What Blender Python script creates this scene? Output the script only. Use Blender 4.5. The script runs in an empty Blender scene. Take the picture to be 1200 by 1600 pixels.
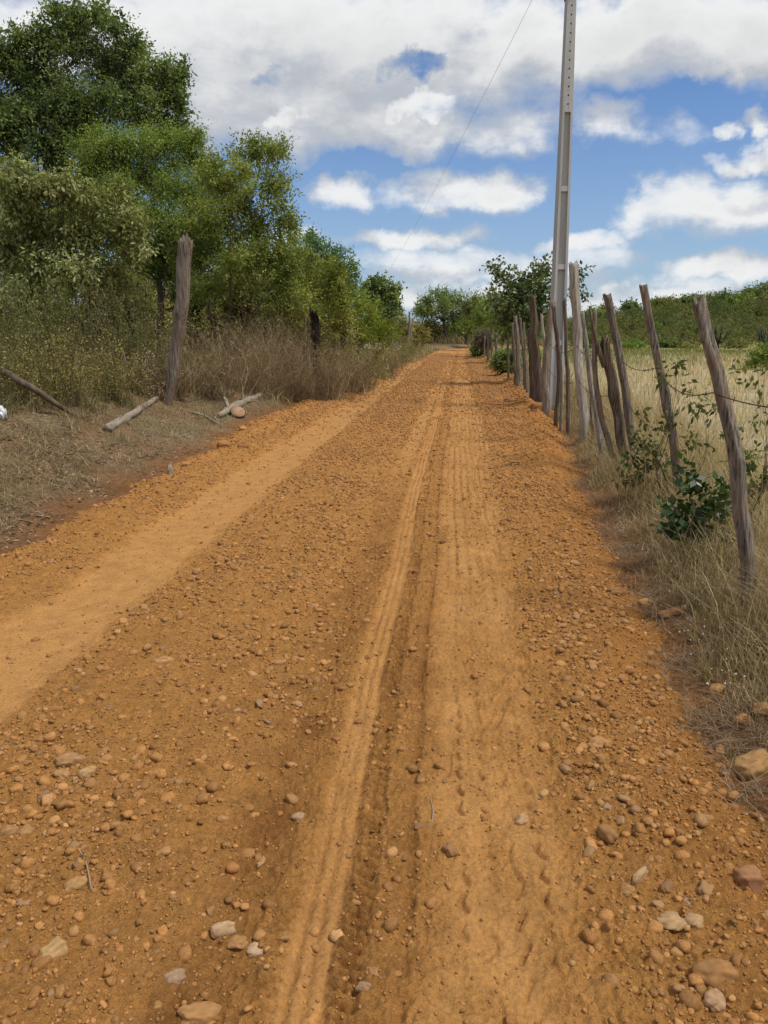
import bpy, math, random
import numpy as np
from mathutils import Vector

SEED = 7
rng = np.random.default_rng(SEED)
random.seed(SEED)
scene = bpy.context.scene
COL = scene.collection

# ------------------------------------------------------------------ camera
CAM_Z = 1.6
PITCH = math.radians(13.13)
SP, CP = math.sin(PITCH), math.cos(PITCH)
F = 1200.0                                    # focal length in photo pixels (1200 x 1600)

def ray(u, v):
    x, y = (u - 600) / F, (800 - v) / F
    return np.array([x, CP + y * SP, -SP + y * CP])

def P(u, v, Y):
    """World point on the sight line through a photo pixel at world distance Y."""
    d = ray(u, v)
    return d * (Y / d[1]) + np.array([0, 0, CAM_Z])

def px(n, Y):
    return n / F * Y                          # size in metres of n photo pixels at distance Y

cam_d = bpy.data.cameras.new("camera")
cam_d.sensor_fit = 'VERTICAL'; cam_d.sensor_height = 36.0; cam_d.lens = 27.0
cam_d.clip_start = 0.05; cam_d.clip_end = 20000
cam = bpy.data.objects.new("camera", cam_d)
cam.location = (0, 0, CAM_Z); cam.rotation_euler = (math.radians(90) - PITCH, 0, 0)
COL.objects.link(cam); scene.camera = cam

# ------------------------------------------------------------------ noise
def _hash(ix, iy, seed):
    h = (ix.astype(np.int64) * 374761393 + iy.astype(np.int64) * 668265263 + seed * 1442695041) & 0xFFFFFFFF
    h = ((h ^ (h >> 13)) * 1274126177) & 0xFFFFFFFF
    h = ((h ^ (h >> 16)) * 2246822519) & 0xFFFFFFFF
    return (h ^ (h >> 15)) & 0xFFFFFFFF

def perlin(x, y, seed=0):
    x = np.asarray(x, float); y = np.asarray(y, float)
    x, y = np.broadcast_arrays(x, y)
    ix, iy = np.floor(x), np.floor(y)
    fx, fy = x - ix, y - iy
    ux, uy = fx * fx * fx * (fx * (fx * 6 - 15) + 10), fy * fy * fy * (fy * (fy * 6 - 15) + 10)
    def g(dx, dy):
        a = _hash(ix + dx, iy + dy, seed) * (2 * math.pi / 4294967296.0)
        return np.cos(a) * (fx - dx) + np.sin(a) * (fy - dy)
    a = g(0, 0) * (1 - ux) + g(1, 0) * ux
    b = g(0, 1) * (1 - ux) + g(1, 1) * ux
    return (a * (1 - uy) + b * uy) * 1.5

def fbm(x, y, o=4, seed=0, rough=0.5):
    t = 0; a = 1.0; n = 0
    for k in range(o):
        t = t + a * perlin(np.asarray(x) * 2 ** k, np.asarray(y) * 2 ** k, seed + 17 * k); n += a; a *= rough
    return t / n

def ss(a, b, x):
    t = np.clip((np.asarray(x, float) - a) / (b - a), 0, 1)
    return t * t * (3 - 2 * t)

def band(s, a, b, w):
    return ss(a - w, a + w, s) * (1 - ss(b - w, b + w, s))

# ------------------------------------------------------------------ terrain functions
def road_c(y):
    y = np.asarray(y, float)
    k = 2.0
    sp = np.log1p(np.exp(np.clip((y - 7) / k, -40, 40))) * k
    return 0.078 * y + 0.02 * np.where(y > 80, sp, sp) + 0.022 * np.maximum(y - 68, 0) ** 2

def edge_l(y):
    y = np.asarray(y, float)
    b = np.interp(y, [-5, 3, 6, 9, 13.6, 18, 25, 33, 50, 100], [-3.2, -3.2, -3.2, -3.3, -3.65, -3.45, -3.15, -2.9, -2.2, -2.0])
    return b + 0.22 * perlin(y * 0.7, 3.1, 5) + 0.12 * perlin(y * 2.3, 8.2, 6) + 0.06 * perlin(y * 7.0, 1.7, 7)

def edge_r(y):
    y = np.asarray(y, float)
    b = np.interp(y, [-5, 1, 3.2, 5, 9, 15, 28, 50, 100], [1.05, 1.05, 1.12, 1.2, 1.52, 1.95, 2.1, 1.85, 1.9])
    return b + 0.15 * perlin(y * 0.8, 4.1, 15) + 0.08 * perlin(y * 2.6, 9.2, 16) + 0.04 * perlin(y * 7.0, 2.7, 17)

def hill(x, y):
    # long scrub hill to the right beyond the field
    k = ss(88, 215, y + 0.12 * x)
    top = 4.3 + 0.115 * np.maximum(x - 55, -120) + 1.2 * perlin(x * 0.015, y * 0.01, 40)
    right = ss(-20, 80, x - 0.05 * y)
    far = 1 - ss(330, 900, y)
    return k * right * np.clip(top, 2, 24) * far

def ground_z(x, y):
    x = np.asarray(x, float); y = np.asarray(y, float)
    s = x - road_c(y)
    el, er = edge_l(y), edge_r(y)
    l = np.maximum(el - s, 0); r = np.maximum(s - er, 0)
    fadel = 1 - 0.5 * ss(20, 40, y)
    z = fadel * (0.16 * ss(0, 0.9, l) + 0.52 * ss(0.5, 2.4, l)) + 0.30 * ss(2.5, 9, l) * fadel
    z = z + 0.10 * ss(0.0, 0.5, r) * (1 - 0.6 * ss(0.9, 2.5, r)) 
    away = ss(0.0, 0.6, np.maximum(l, r))
    z = z + away * (0.05 * fbm(x * 0.7, y * 0.7, 4, 21) + 0.025 * fbm(x * 3.5, y * 3.5, 3, 22)) + 0.008 * fbm(x * 9, y * 9, 2, 23)
    inside = np.minimum(s - el, er - s)
    z = z - 0.12 * ss(0.05, 0.3, inside) * (1 - ss(96, 104, y))
    z = z + hill(x, y)
    z = z + 0.25 * fbm(x * 0.03, y * 0.03, 3, 25) * ss(25, 70, np.hypot(x, y))
    return z

def road_layers(x, y):
    """(height, colour, smoothness) of the dirt road's own surface."""
    x = np.asarray(x, float); y = np.asarray(y, float)
    s0 = x - road_c(y)
    s = s0 + 0.035 * perlin(y * 0.35, 0.5, 31) + 0.008 * perlin(y * 2.2, 0.9, 32)
    el, er = edge_l(y), edge_r(y)
    d = np.minimum(s0 - el, er - s0)
    rag = 0.10 * fbm(x * 2.2, y * 1.1, 4, 33) + 0.03 * perlin(x * 14, y * 10, 34)
    TL = band(s + rag * 1.0, -2.43 + 0.05 * perlin(y, 1, 3), -1.80 + 0.05 * perlin(y * 1.4, 2, 4), 0.085)
    T1 = band(s + rag * 0.25, -0.378, -0.248, 0.02)
    wid = np.interp(y, [0, 4, 11, 20, 60], [0.36, 0.40, 0.60, 0.55, 0.5])
    T2 = band(s + rag * 1.1, -0.03, wid, 0.08)
    T3 = band(s + rag * 0.3, -0.62, -0.44, 0.04) * ss(5, 11, y) * 0.8
    groove = band(s, -0.095 + 0.01 * perlin(y * 1.5, 4, 35), -0.065 + 0.01 * perlin(y * 1.5, 4, 35), 0.012)
    wear = 0.62 + 0.38 * ss(-0.35, 0.25, fbm(x * 1.1, y * 0.45, 3, 36))
    T2 = T2 * np.clip(0.30 + 0.75 * wear * ss(-0.5, 0.25, fbm(x * 3.2, y * 1.6, 3, 57)), 0, 1)
    tracks = np.clip(np.maximum.reduce([TL, T1 * wear, T2, T3]), 0, 1)
    rough = 1 - 0.9 * tracks
    # loose gravel windrows
    z = 0.045 * ss(0.0, 0.35, d) - 0.14 * (1 - ss(-0.35, 0.02, d))
    z = z + 0.035 * band(s, 0.62, 1.0, 0.15) * (0.5 + 0.6 * fbm(x * 1.5, y * 0.8, 2, 37))
    z = z + 0.035 * band(s, -1.6, -0.75, 0.2) * (0.7 + 0.4 * fbm(x * 1.3, y * 0.7, 2, 38))
    z = z + 0.03 * band(s, -2.85, -2.55, 0.12)
    berm = ss(7, 11, y) * np.exp(-((er - s0 - 0.32) / 0.24) ** 2)
    z = z + berm * (0.13 + 0.09 * fbm(x * 2.5, y * 1.6, 4, 39))
    berl = np.exp(-((s0 - el - 0.28) / 0.22) ** 2)
    z = z + berl * (0.045 + 0.04 * fbm(x * 2.5, y * 1.6, 4, 49))
    z = z - 0.030 * TL - 0.020 * T1 - 0.012 * T2 - 0.016 * T3 - 0.012 * groove
    z = z - 0.025 * band(s, -0.62, -0.46, 0.05) * (1 - ss(5, 9, y)) - 0.014 * band(s, -0.23, -0.18, 0.015)
    n1 = fbm(x * 5, y * 5, 3, 41); n2 = fbm(x * 17, y * 17, 3, 42); n3 = perlin(x * 60, y * 60, 43)
    lum = np.abs(perlin(x * 26, y * 26, 44))
    z = z + rough * (0.018 * n1 + 0.014 * n2 + 0.007 * n3 + 0.012 * lum) + 0.003 * n2 + 0.0018 * n3
    # tread prints
    rs = (s + 0.378 + 0.012 * perlin(y * 1.1, 6, 59)) / 0.130
    ribs = np.cos(np.clip(rs, 0, 1) * 2 * math.pi * 3.0)
    brk = ss(-0.45, 0.35, fbm(x * 3.1, y * 1.3, 3, 58))
    z = z + T1 * 0.0055 * ribs * (0.25 + 0.75 * brk)
    lug = np.sin((y + 0.4 * np.abs(s + 0.3)) * 2 * math.pi / 0.042)
    z = z + 0.010 * band(s, -0.26, -0.19, 0.008) * lug + 0.005 * band(s, -0.44, -0.38, 0.01) * lug
    pat = ss(-0.5, 0.1, fbm(x * 2.2, y * 1.1, 3, 45))
    tri = np.abs(((y / 0.11) % 1) - 0.5) * 4 - 1
    q_ = (s + 0.013 * tri + 0.004 * perlin(x * 9, y * 9, 48)) / 0.078
    off = np.abs(q_ - np.round(q_)) * 0.078
    cutm = ss(-0.75, -0.1, np.sin(y * 2 * math.pi / 0.11 + np.round(q_) * 2.1))
    nearT = 1 - ss(7, 14, y)
    zig = (1 - ss(0.004, 0.012, off)) * cutm * pat * T2 * nearT * ss(0.03, 0.08, s) * (0.35 + 0.65 * ss(-0.3, 0.3, perlin(y * 2.5, np.round(q_) * 3.7, 61)))
    lines = (0.5 + 0.5 * np.cos((s + 0.02 * perlin(y * 0.5, x * 0.8, 60)) * 2 * math.pi / 0.07)) ** 2
    z = z - 0.020 * zig - T2 * 0.015 * lines * ss(2.5, 8, y) * (0.3 + 0.7 * brk)
    rib_shade = T1 * ss(0.55, 0.95, -ribs)  # mask for shade painted into the rib grooves
    lug_shade = band(s, -0.262, -0.188, 0.008) * ss(0.1, 0.8, -lug) + 0.5 * band(s, -0.44, -0.38, 0.01) * ss(0.1, 0.8, -lug)  # mask for shade painted between the lugs
    # bulldozer-like scallops right of the band
    z = z + 0.012 * band(s, wid, wid + 0.22, 0.05) * np.sin(y * 2 * math.pi / 0.21 + 2 * perlin(x * 2, y * 2, 46)) * pat
    # footprints-like dents
    z = z - 0.010 * band(s, 0.0, 0.45, 0.1) * ss(0.32, 0.45, perlin(x * 7, y * 5, 47))
    # ---- material colour: dusty compacted tan, loose orange, freshly turned damp soil, its colour also painting shade into tread grooves
    f1 = fbm(x * 0.8, y * 0.5, 4, 51); f2 = fbm(x * 4, y * 3, 4, 52); f3 = perlin(x * 30, y * 30, 53)
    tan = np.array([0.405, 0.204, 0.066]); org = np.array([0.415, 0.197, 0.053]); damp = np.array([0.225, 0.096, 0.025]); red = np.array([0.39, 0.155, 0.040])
    k_t = np.clip(0.12 + 0.85 * tracks + 0.25 * f1 + 0.15 * f2, 0, 1)[..., None]
    col = org * (1 - k_t) + tan * k_t
    nearf = 1 - 0.65 * ss(5, 11, y)
    k_damp_shade = np.clip(0.6 * zig + 0.32 * rib_shade * nearT + 0.5 * lug_shade * nearT + 0.26 * T2 * lines * ss(3, 8, y) * brk + 0.42 * groove * nearf * np.clip(0.6 + 1.2 * f2, 0, 1) + 0.55 * band(s + rag * .35, -0.235, -0.18, 0.022) * np.clip(0.45 + 1.3 * f1 + 0.8 * f2, 0, 1) * nearf  # tread marks and groove: shade put into the colour; edge strip: damp soil
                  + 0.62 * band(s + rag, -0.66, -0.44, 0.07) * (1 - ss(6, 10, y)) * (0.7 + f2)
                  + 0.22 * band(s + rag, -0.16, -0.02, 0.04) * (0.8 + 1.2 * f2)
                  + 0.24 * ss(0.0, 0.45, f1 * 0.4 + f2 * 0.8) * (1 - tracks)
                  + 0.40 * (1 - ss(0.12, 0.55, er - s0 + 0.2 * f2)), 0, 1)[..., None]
    col = col * (1 - k_damp_shade) + damp * k_damp_shade
    k_r = np.clip(berm * 1.0 + 0.5 * band(er - s0, 0.0, 0.35, 0.1) + 0.35 * berl, 0, 1)[..., None] * 0.75
    col = col * (1 - k_r) + (red * 0.55 + org * 0.45) * k_r
    col = col * (1 + 0.10 * f3 * rough + 0.10 * f2)[..., None]
    return z, np.clip(col, 0.01, 0.9), tracks

def surf_z(x, y):
    g = ground_z(x, y); r = road_layers(x, y)[0]
    s = np.asarray(x) - road_c(y)
    on = (np.minimum(s - edge_l(y), edge_r(y) - s) > -0.3) & (np.asarray(y) < 100)
    return np.where(on, np.maximum(g, r), g)

def gp(u, v):
    """Where the sight line through a photo pixel meets the surface."""
    d = ray(u, v); o = np.array([0, 0, CAM_Z])
    ts = np.geomspace(1.2, 160, 900)
    pts = o + d * ts[:, None]
    below = pts[:, 2] < surf_z(pts[:, 0], pts[:, 1])
    i = int(np.argmax(below)) if below.any() else len(ts) - 1
    return pts[i]

# ------------------------------------------------------------------ mesh helpers
def fast_mesh(name, V, faces, col=None, smooth=True):
    """faces: list of (M,k) int arrays."""
    V = np.asarray(V, np.float32)
    me = bpy.data.meshes.new(name)
    me.vertices.add(len(V)); me.vertices.foreach_set("co", V.ravel())
    loops = np.concatenate([f.ravel() for f in faces]).astype(np.int32)
    tot = np.concatenate([np.full(len(f), f.shape[1], np.int32) for f in faces])
    start = np.concatenate([[0], np.cumsum(tot)[:-1]]).astype(np.int32)
    me.loops.add(len(loops)); me.loops.foreach_set("vertex_index", loops)
    me.polygons.add(len(tot)); me.polygons.foreach_set("loop_start", start); me.polygons.foreach_set("loop_total", tot)
    me.polygons.foreach_set("use_smooth", np.full(len(tot), smooth, bool))
    if col is not None:
        c = np.ones((len(V), 4), np.float32); c[:, :np.shape(col)[-1]] = col
        a = me.color_attributes.new("Col", 'FLOAT_COLOR', 'POINT'); a.data.foreach_set("color", c.ravel())
    me.update(calc_edges=True); me.validate()
    return me

def link(name, me, mat, parent=None, loc=(0, 0, 0)):
    o = bpy.data.objects.new(name, me)
    if mat is not None and len(me.materials) == 0:
        me.materials.append(mat)
    o.location = loc
    COL.objects.link(o)
    if parent is not None:
        o.parent = parent
    return o

def empty(name, loc):
    o = bpy.data.objects.new(name, None); o.location = loc; o.empty_display_size = 0.2
    COL.objects.link(o); return o

def tag(o, label=None, cat=None, group=None, kind=None):
    if label: o["label"] = label
    if cat: o["category"] = cat
    if group: o["group"] = group
    if kind: o["kind"] = kind
    return o

class MB:
    def __init__(self): self.v = []; self.f = {}; self.c = []; self.n = 0
    def add(self, V, faces, col=None):
        V = np.asarray(V, float)
        self.v.append(V)
        for f in faces:
            f = np.asarray(f, np.int64)
            if len(f): self.f.setdefault(f.shape[1], []).append(f + self.n)
        if col is not None:
            col = np.asarray(col, float)
            self.c.append(np.broadcast_to(col, V.shape) if col.ndim == 1 else col)
        self.n += len(V)
    def tube(self, pts, rad, sides=6, col=None, cap=True):
        pts = np.asarray(pts, float); n = len(pts)
        rad = np.broadcast_to(np.asarray(rad, float), (n,))
        t = np.gradient(pts, axis=0); t /= np.linalg.norm(t, axis=1)[:, None] + 1e-9
        up = np.array([0.13, 0.31, 0.94]) if abs(t[0, 2]) < 0.85 else np.array([0.93, 0.2, 0.1])
        a = np.cross(t, up); a /= np.linalg.norm(a, axis=1)[:, None] + 1e-9
        b = np.cross(t, a)
        th = np.arange(sides) * 2 * math.pi / sides
        V = pts[:, None, :] + rad[:, None, None] * (a[:, None, :] * np.cos(th)[None, :, None] + b[:, None, :] * np.sin(th)[None, :, None])
        i, j = np.meshgrid(np.arange(n - 1), np.arange(sides), indexing='ij')
        j2 = (j + 1) % sides
        q = np.stack([i * sides + j, i * sides + j2, (i + 1) * sides + j2, (i + 1) * sides + j], -1).reshape(-1, 4)
        fs = [q]
        if cap and sides >= 3:
            fs += [np.arange(sides)[None, ::-1], (n - 1) * sides + np.arange(sides)[None, :]]
        self.add(V.reshape(-1, 3), fs, col)
    def mesh(self, name, smooth=True, offset=None):
        V = np.concatenate(self.v)
        if offset is not None: V = V - np.asarray(offset)
        return fast_mesh(name, V, [np.concatenate(x) for x in self.f.values()], np.concatenate(self.c) if self.c else None, smooth)

# ------------------------------------------------------------------ materials
def new_mat(name):
    m = bpy.data.materials.new(name); m.use_nodes = True
    nt = m.node_tree; nt.nodes.clear()
    out = nt.nodes.new('ShaderNodeOutputMaterial')
    return m, nt, out

def N(nt, t, **kw):
    n = nt.nodes.new(t)
    for k, v in kw.items():
        if k.startswith('_'): setattr(n, k[1:], v)
        else: n.inputs[k.replace('__', ' ')].default_value = v
    return n

def math_(nt, op, a, b=None, c=None, clamp=False):
    n = nt.nodes.new('ShaderNodeMath'); n.operation = op; n.use_clamp = clamp
    for i, x in enumerate((a, b, c)):
        if x is None: continue
        if isinstance(x, (int, float)): n.inputs[i].default_value = x
        else: nt.links.new(x, n.inputs[i])
    return n.outputs[0]

def mix_col(nt, fac, a, b, mode='MIX'):
    n = nt.nodes.new('ShaderNodeMix'); n.data_type = 'RGBA'; n.blend_type = mode
    for i, x in ((0, fac), (6, a), (7, b)):
        if isinstance(x, (int, float)): n.inputs[i].default_value = x
        elif isinstance(x, tuple): n.inputs[i].default_value = (*x, 1) if len(x) == 3 else x
        else: nt.links.new(x, n.inputs[i])
    return n.outputs[2]

def noise(nt, vec, scale, detail=4, rough=0.55):
    n = N(nt, 'ShaderNodeTexNoise', Scale=scale, Detail=detail, Roughness=rough)
    if vec is not None: nt.links.new(vec, n.inputs['Vector'])
    return n.outputs[0]

def ramp(nt, fac, stops):
    r = nt.nodes.new('ShaderNodeValToRGB'); e = r.color_ramp.elements
    while len(e) < len(stops): e.new(0.5)
    for k, (p, c) in enumerate(stops):
        e[k].position = p; e[k].color = (*c, 1)
    nt.links.new(fac, r.inputs[0]); return r.outputs[0]

def earth_mat(name, bumps, mottle, rough=0.95, attr="Col"):
    """Soil: its colour is carried by the mesh, broken up by grain and with fine relief."""
    m, nt, out = new_mat(name)
    co = nt.nodes.new('ShaderNodeTexCoord').outputs['Object']
    an = N(nt, 'ShaderNodeAttribute', _attribute_name=attr); at = an.outputs['Color']     # alpha: how loose the surface is
    c = at
    for sc, lo, hi in mottle:
        g = ramp(nt, noise(nt, co, sc, 5, 0.6), [(0.3, (lo,) * 3), (0.7, (hi,) * 3)])
        c = mix_col(nt, 1.0, c, g, 'MULTIPLY')
    b = N(nt, 'ShaderNodeBsdfPrincipled', Roughness=rough); b.inputs['Specular IOR Level'].default_value = 0.15
    nt.links.new(c, b.inputs['Base Color'])
    prev = None
    for sc, dist, det in bumps:
        bn = N(nt, 'ShaderNodeBump', Strength=1.0, Distance=dist)
        nt.links.new(noise(nt, co, sc, det, 0.65), bn.inputs['Height'])
        nt.links.new(math_(nt, 'MULTIPLY', an.outputs['Alpha'], dist), bn.inputs['Distance'])
        if prev is not None: nt.links.new(prev, bn.inputs['Normal'])
        prev = bn.outputs[0]
    nt.links.new(prev, b.inputs['Normal'])
    nt.links.new(b.outputs[0], out.inputs[0])
    return m

def leaf_mat(name, transl=0.35, rough=0.55, spec=0.3):
    m, nt, out = new_mat(name)
    at = N(nt, 'ShaderNodeAttribute', _attribute_name="Col").outputs['Color']
    b = N(nt, 'ShaderNodeBsdfPrincipled', Roughness=rough); b.inputs['Specular IOR Level'].default_value = spec
    nt.links.new(at, b.inputs['Base Color'])
    t = nt.nodes.new('ShaderNodeBsdfTranslucent')
    nt.links.new(mix_col(nt, 1.0, at, (1.15, 1.2, 0.6), 'MULTIPLY'), t.inputs['Color'])
    mx = nt.nodes.new('ShaderNodeMixShader'); mx.inputs[0].default_value = transl
    nt.links.new(b.outputs[0], mx.inputs[1]); nt.links.new(t.outputs[0], mx.inputs[2])
    nt.links.new(mx.outputs[0], out.inputs[0])
    return m

def wood_mat(name, light, dark, warm, stretch=(26, 26, 1.6), crack=0.5, moss=None):
    """Weathered split wood: grain runs along the length (object z)."""
    m, nt, out = new_mat(name)
    tc = nt.nodes.new('ShaderNodeTexCoord').outputs['Object']
    rnd = nt.nodes.new('ShaderNodeObjectInfo').outputs['Random']
    mp = N(nt, 'ShaderNodeMapping', Scale=stretch)
    sh = nt.nodes.new('ShaderNodeVectorMath'); sh.operation = 'ADD'
    cb = nt.nodes.new('ShaderNodeCombineXYZ')
    nt.links.new(math_(nt, 'MULTIPLY', rnd, 31.0), cb.inputs[0]); nt.links.new(math_(nt, 'MULTIPLY', rnd, 17.0), cb.inputs[2])
    nt.links.new(tc, sh.inputs[0]); nt.links.new(cb.outputs[0], sh.inputs[1]); nt.links.new(sh.outputs[0], mp.inputs[0])
    g = noise(nt, mp.outputs[0], 1.0, 8, 0.65)
    big = noise(nt, sh.outputs[0], 3.0, 4, 0.6)
    c1 = ramp(nt, g, [(0.36, dark), (0.48, tuple(0.5 * (a + b) for a, b in zip(light, dark))), (0.62, light)])
    wf = ramp(nt, big, [(0.45, (0, 0, 0)), (0.68, (1, 1, 1))])
    c2 = mix_col(nt, wf, c1, mix_col(nt, 0.75, c1, warm))
    v = N(nt, 'ShaderNodeHueSaturation')
    nt.links.new(c2, v.inputs['Color']); nt.links.new(math_(nt, 'MULTIPLY_ADD', rnd, 0.5, 0.75), v.inputs['Value'])
    cc = v.outputs[0]
    if moss:
        mf = ramp(nt, noise(nt, sh.outputs[0], 7.0, 5, 0.7), [(0.62, (0, 0, 0)), (0.72, (1, 1, 1))])
        cc = mix_col(nt, mf, cc, moss)
    b = N(nt, 'ShaderNodeBsdfPrincipled', Roughness=0.88); b.inputs['Specular IOR Level'].default_value = 0.2
    nt.links.new(cc, b.inputs['Base Color'])
    bn = N(nt, 'ShaderNodeBump', Strength=crack, Distance=0.035)
    nt.links.new(g, bn.inputs['Height']); nt.links.new(bn.outputs[0], b.inputs['Normal'])
    nt.links.new(b.outputs[0], out.inputs[0])
    return m

def stone_mat(name, per_object=True):
    m, nt, out = new_mat(name)
    tc = nt.nodes.new('ShaderNodeTexCoord').outputs['Object']
    if per_object:
        rnd = nt.nodes.new('ShaderNodeObjectInfo').outputs['Random']
        base = ramp(nt, rnd, [(0.0, (0.36, 0.185, 0.066)), (0.2, (0.38, 0.21, 0.085)), (0.4, (0.29, 0.145, 0.05)),
                              (0.55, (0.40, 0.24, 0.11)), (0.72, (0.35, 0.185, 0.07)), (0.86, (0.32, 0.20, 0.11)), (1.0, (0.24, 0.115, 0.043))])
    else:
        base = N(nt, 'ShaderNodeAttribute', _attribute_name="Col").outputs['Color']
    g = ramp(nt, noise(nt, tc, 45.0 if per_object else 160.0, 5, 0.6), [(0.3, (0.7,) * 3), (0.7, (1.2,) * 3)])
    c = mix_col(nt, 1.0, base, g, 'MULTIPLY')
    b = N(nt, 'ShaderNodeBsdfPrincipled', Roughness=0.8); b.inputs['Specular IOR Level'].default_value = 0.25
    nt.links.new(c, b.inputs['Base Color'])
    bn = N(nt, 'ShaderNodeBump', Strength=0.5, Distance=0.003)
    nt.links.new(noise(nt, tc, 90.0, 4, 0.6), bn.inputs['Height']); nt.links.new(bn.outputs[0], b.inputs['Normal'])
    nt.links.new(b.outputs[0], out.inputs[0])
    return m

def plain_mat(name, col, rough=0.6, metal=0.0, var=0.25, sc=20.0):
    m, nt, out = new_mat(name)
    tc = nt.nodes.new('ShaderNodeTexCoord').outputs['Object']
    g = ramp(nt, noise(nt, tc, sc, 5, 0.6), [(0.3, (1 - var,) * 3), (0.7, (1 + var,) * 3)])
    b = N(nt, 'ShaderNodeBsdfPrincipled', Roughness=rough, Metallic=metal)
    nt.links.new(mix_col(nt, 1.0, col, g, 'MULTIPLY'), b.inputs['Base Color'])
    nt.links.new(b.outputs[0], out.inputs[0])
    return m

M_road = earth_mat("orange_dirt", [(30, 0.024, 6), (150, 0.008, 5)], [(9, 0.84, 1.14), (75, 0.76, 1.2)])
M_ground = earth_mat("earth", [(14, 0.06, 6), (80, 0.02, 5)], [(1.2, 0.8, 1.2), (22, 0.65, 1.35), (120, 0.75, 1.25)])
M_leaf = leaf_mat("leaf", 0.38, 0.6, 0.15)
M_leaf_glossy = leaf_mat("leaf_glossy", 0.25, 0.38, 0.5)
M_straw = leaf_mat("straw", 0.3, 0.7, 0.15)
M_post = wood_mat("weathered_wood", (0.30, 0.255, 0.205), (0.050, 0.037, 0.027), (0.21, 0.14, 0.085), (62, 62, 2.6), 0.9)
M_post_dark = wood_mat("brown_wood", (0.20, 0.155, 0.115), (0.035, 0.026, 0.019), (0.15, 0.095, 0.055), (62, 62, 2.6), 0.9)
M_post_pale = wood_mat("silvered_wood", (0.46, 0.42, 0.36), (0.12, 0.10, 0.08), (0.36, 0.29, 0.21), (62, 62, 2.6), 0.9)
M_bark = wood_mat("bark", (0.15, 0.115, 0.085), (0.045, 0.033, 0.025), (0.12, 0.08, 0.05), (14, 14, 3), 0.6)
M_log = wood_mat("grey_log", (0.42, 0.36, 0.28), (0.12, 0.09, 0.065), (0.30, 0.22, 0.14), (20, 20, 20), 0.4)
M_burnt = wood_mat("charred_wood", (0.045, 0.038, 0.034), (0.010, 0.009, 0.008), (0.03, 0.02, 0.016))
M_stone = stone_mat("pebble_stone", True)
M_gravel = stone_mat("gravel_stone", False)
M_wire = plain_mat("rusty_wire", (0.06, 0.042, 0.033), 0.7, 0.4)
M_cable = plain_mat("cable", (0.22, 0.22, 0.24), 0.6)
M_steel = plain_mat("galvanised_steel", (0.10, 0.10, 0.10), 0.55, 0.6)
M_plastic = plain_mat("white_plastic", (0.72, 0.76, 0.8), 0.35)
M_cut = plain_mat("cut_wood", (0.36, 0.215, 0.115), 0.8, 0, 0.2, 40)

# ------------------------------------------------------------------ ground sheet
def spaced(lo, hi, n, k):
    a, b = math.asinh(lo / k), math.asinh(hi / k)
    return np.sinh(np.linspace(a, b, n)) * k

xs = spaced(-2500, 2500, 520, 3.0)
ys = np.concatenate([np.linspace(-60, 0.4, 40), 0.5 + spaced(0, 6000, 560, 4.5)])
X, Y = np.meshgrid(xs, ys)
X = X + 0.078 * np.clip(Y, 0, 90)
Z = ground_z(X, Y)
S = X - road_c(Y)
l = edge_l(Y) - S; r = S - edge_r(Y)
n1 = fbm(X * 0.5, Y * 0.5, 4, 61); n2 = fbm(X * 2.5, Y * 2.5, 3, 62); n3 = fbm(X * 0.06, Y * 0.06, 4, 63)
def lerp(a, b, t): return a * (1 - t[..., None]) + np.array(b) * t[..., None]
soil = np.broadcast_to(np.array([0.225, 0.138, 0.070]), X.shape + (3,))
c = lerp(soil, (0.25, 0.185, 0.105), ss(-0.1, 0.35, n1 + 0.7 * n2))             # trampled straw
c = lerp(c, (0.26, 0.11, 0.035), (1 - ss(0.0, 0.55, np.maximum(l, r) + 0.25 * n2)) * 0.8)   # orange spill by the road
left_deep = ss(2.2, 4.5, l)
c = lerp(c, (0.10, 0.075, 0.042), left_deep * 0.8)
fld = ss(0.9, 1.8, r)
straw = np.array([0.44, 0.36, 0.21]); green = np.array([0.22, 0.215, 0.07])
gmix = np.clip(ss(34, 62, Y + 14 * n3) * 0.9 + 0.25 * n3, 0, 1)
fc = lerp(np.broadcast_to(straw, X.shape + (3,)), green, gmix)
fc = fc * (1 + 0.25 * n2 + 0.2 * n1)[..., None]
c = c * (1 - fld[..., None]) + fc * fld[..., None]
hl = ss(0.3, 1.5, hill(X, Y))
c = lerp(c, (0.085, 0.088, 0.035), hl)
c = lerp(c, (0.10, 0.10, 0.04), ss(95, 160, np.hypot(X, Y)) * (1 - hl))
ny, nx = X.shape
i, j = np.meshgrid(np.arange(ny - 1), np.arange(nx - 1), indexing='ij')
q = np.stack([i * nx + j, i * nx + j + 1, (i + 1) * nx + j + 1, (i + 1) * nx + j], -1).reshape(-1, 4)
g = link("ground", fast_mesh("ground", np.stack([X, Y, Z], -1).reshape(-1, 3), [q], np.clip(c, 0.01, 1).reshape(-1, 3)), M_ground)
tag(g, kind="structure")

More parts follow.
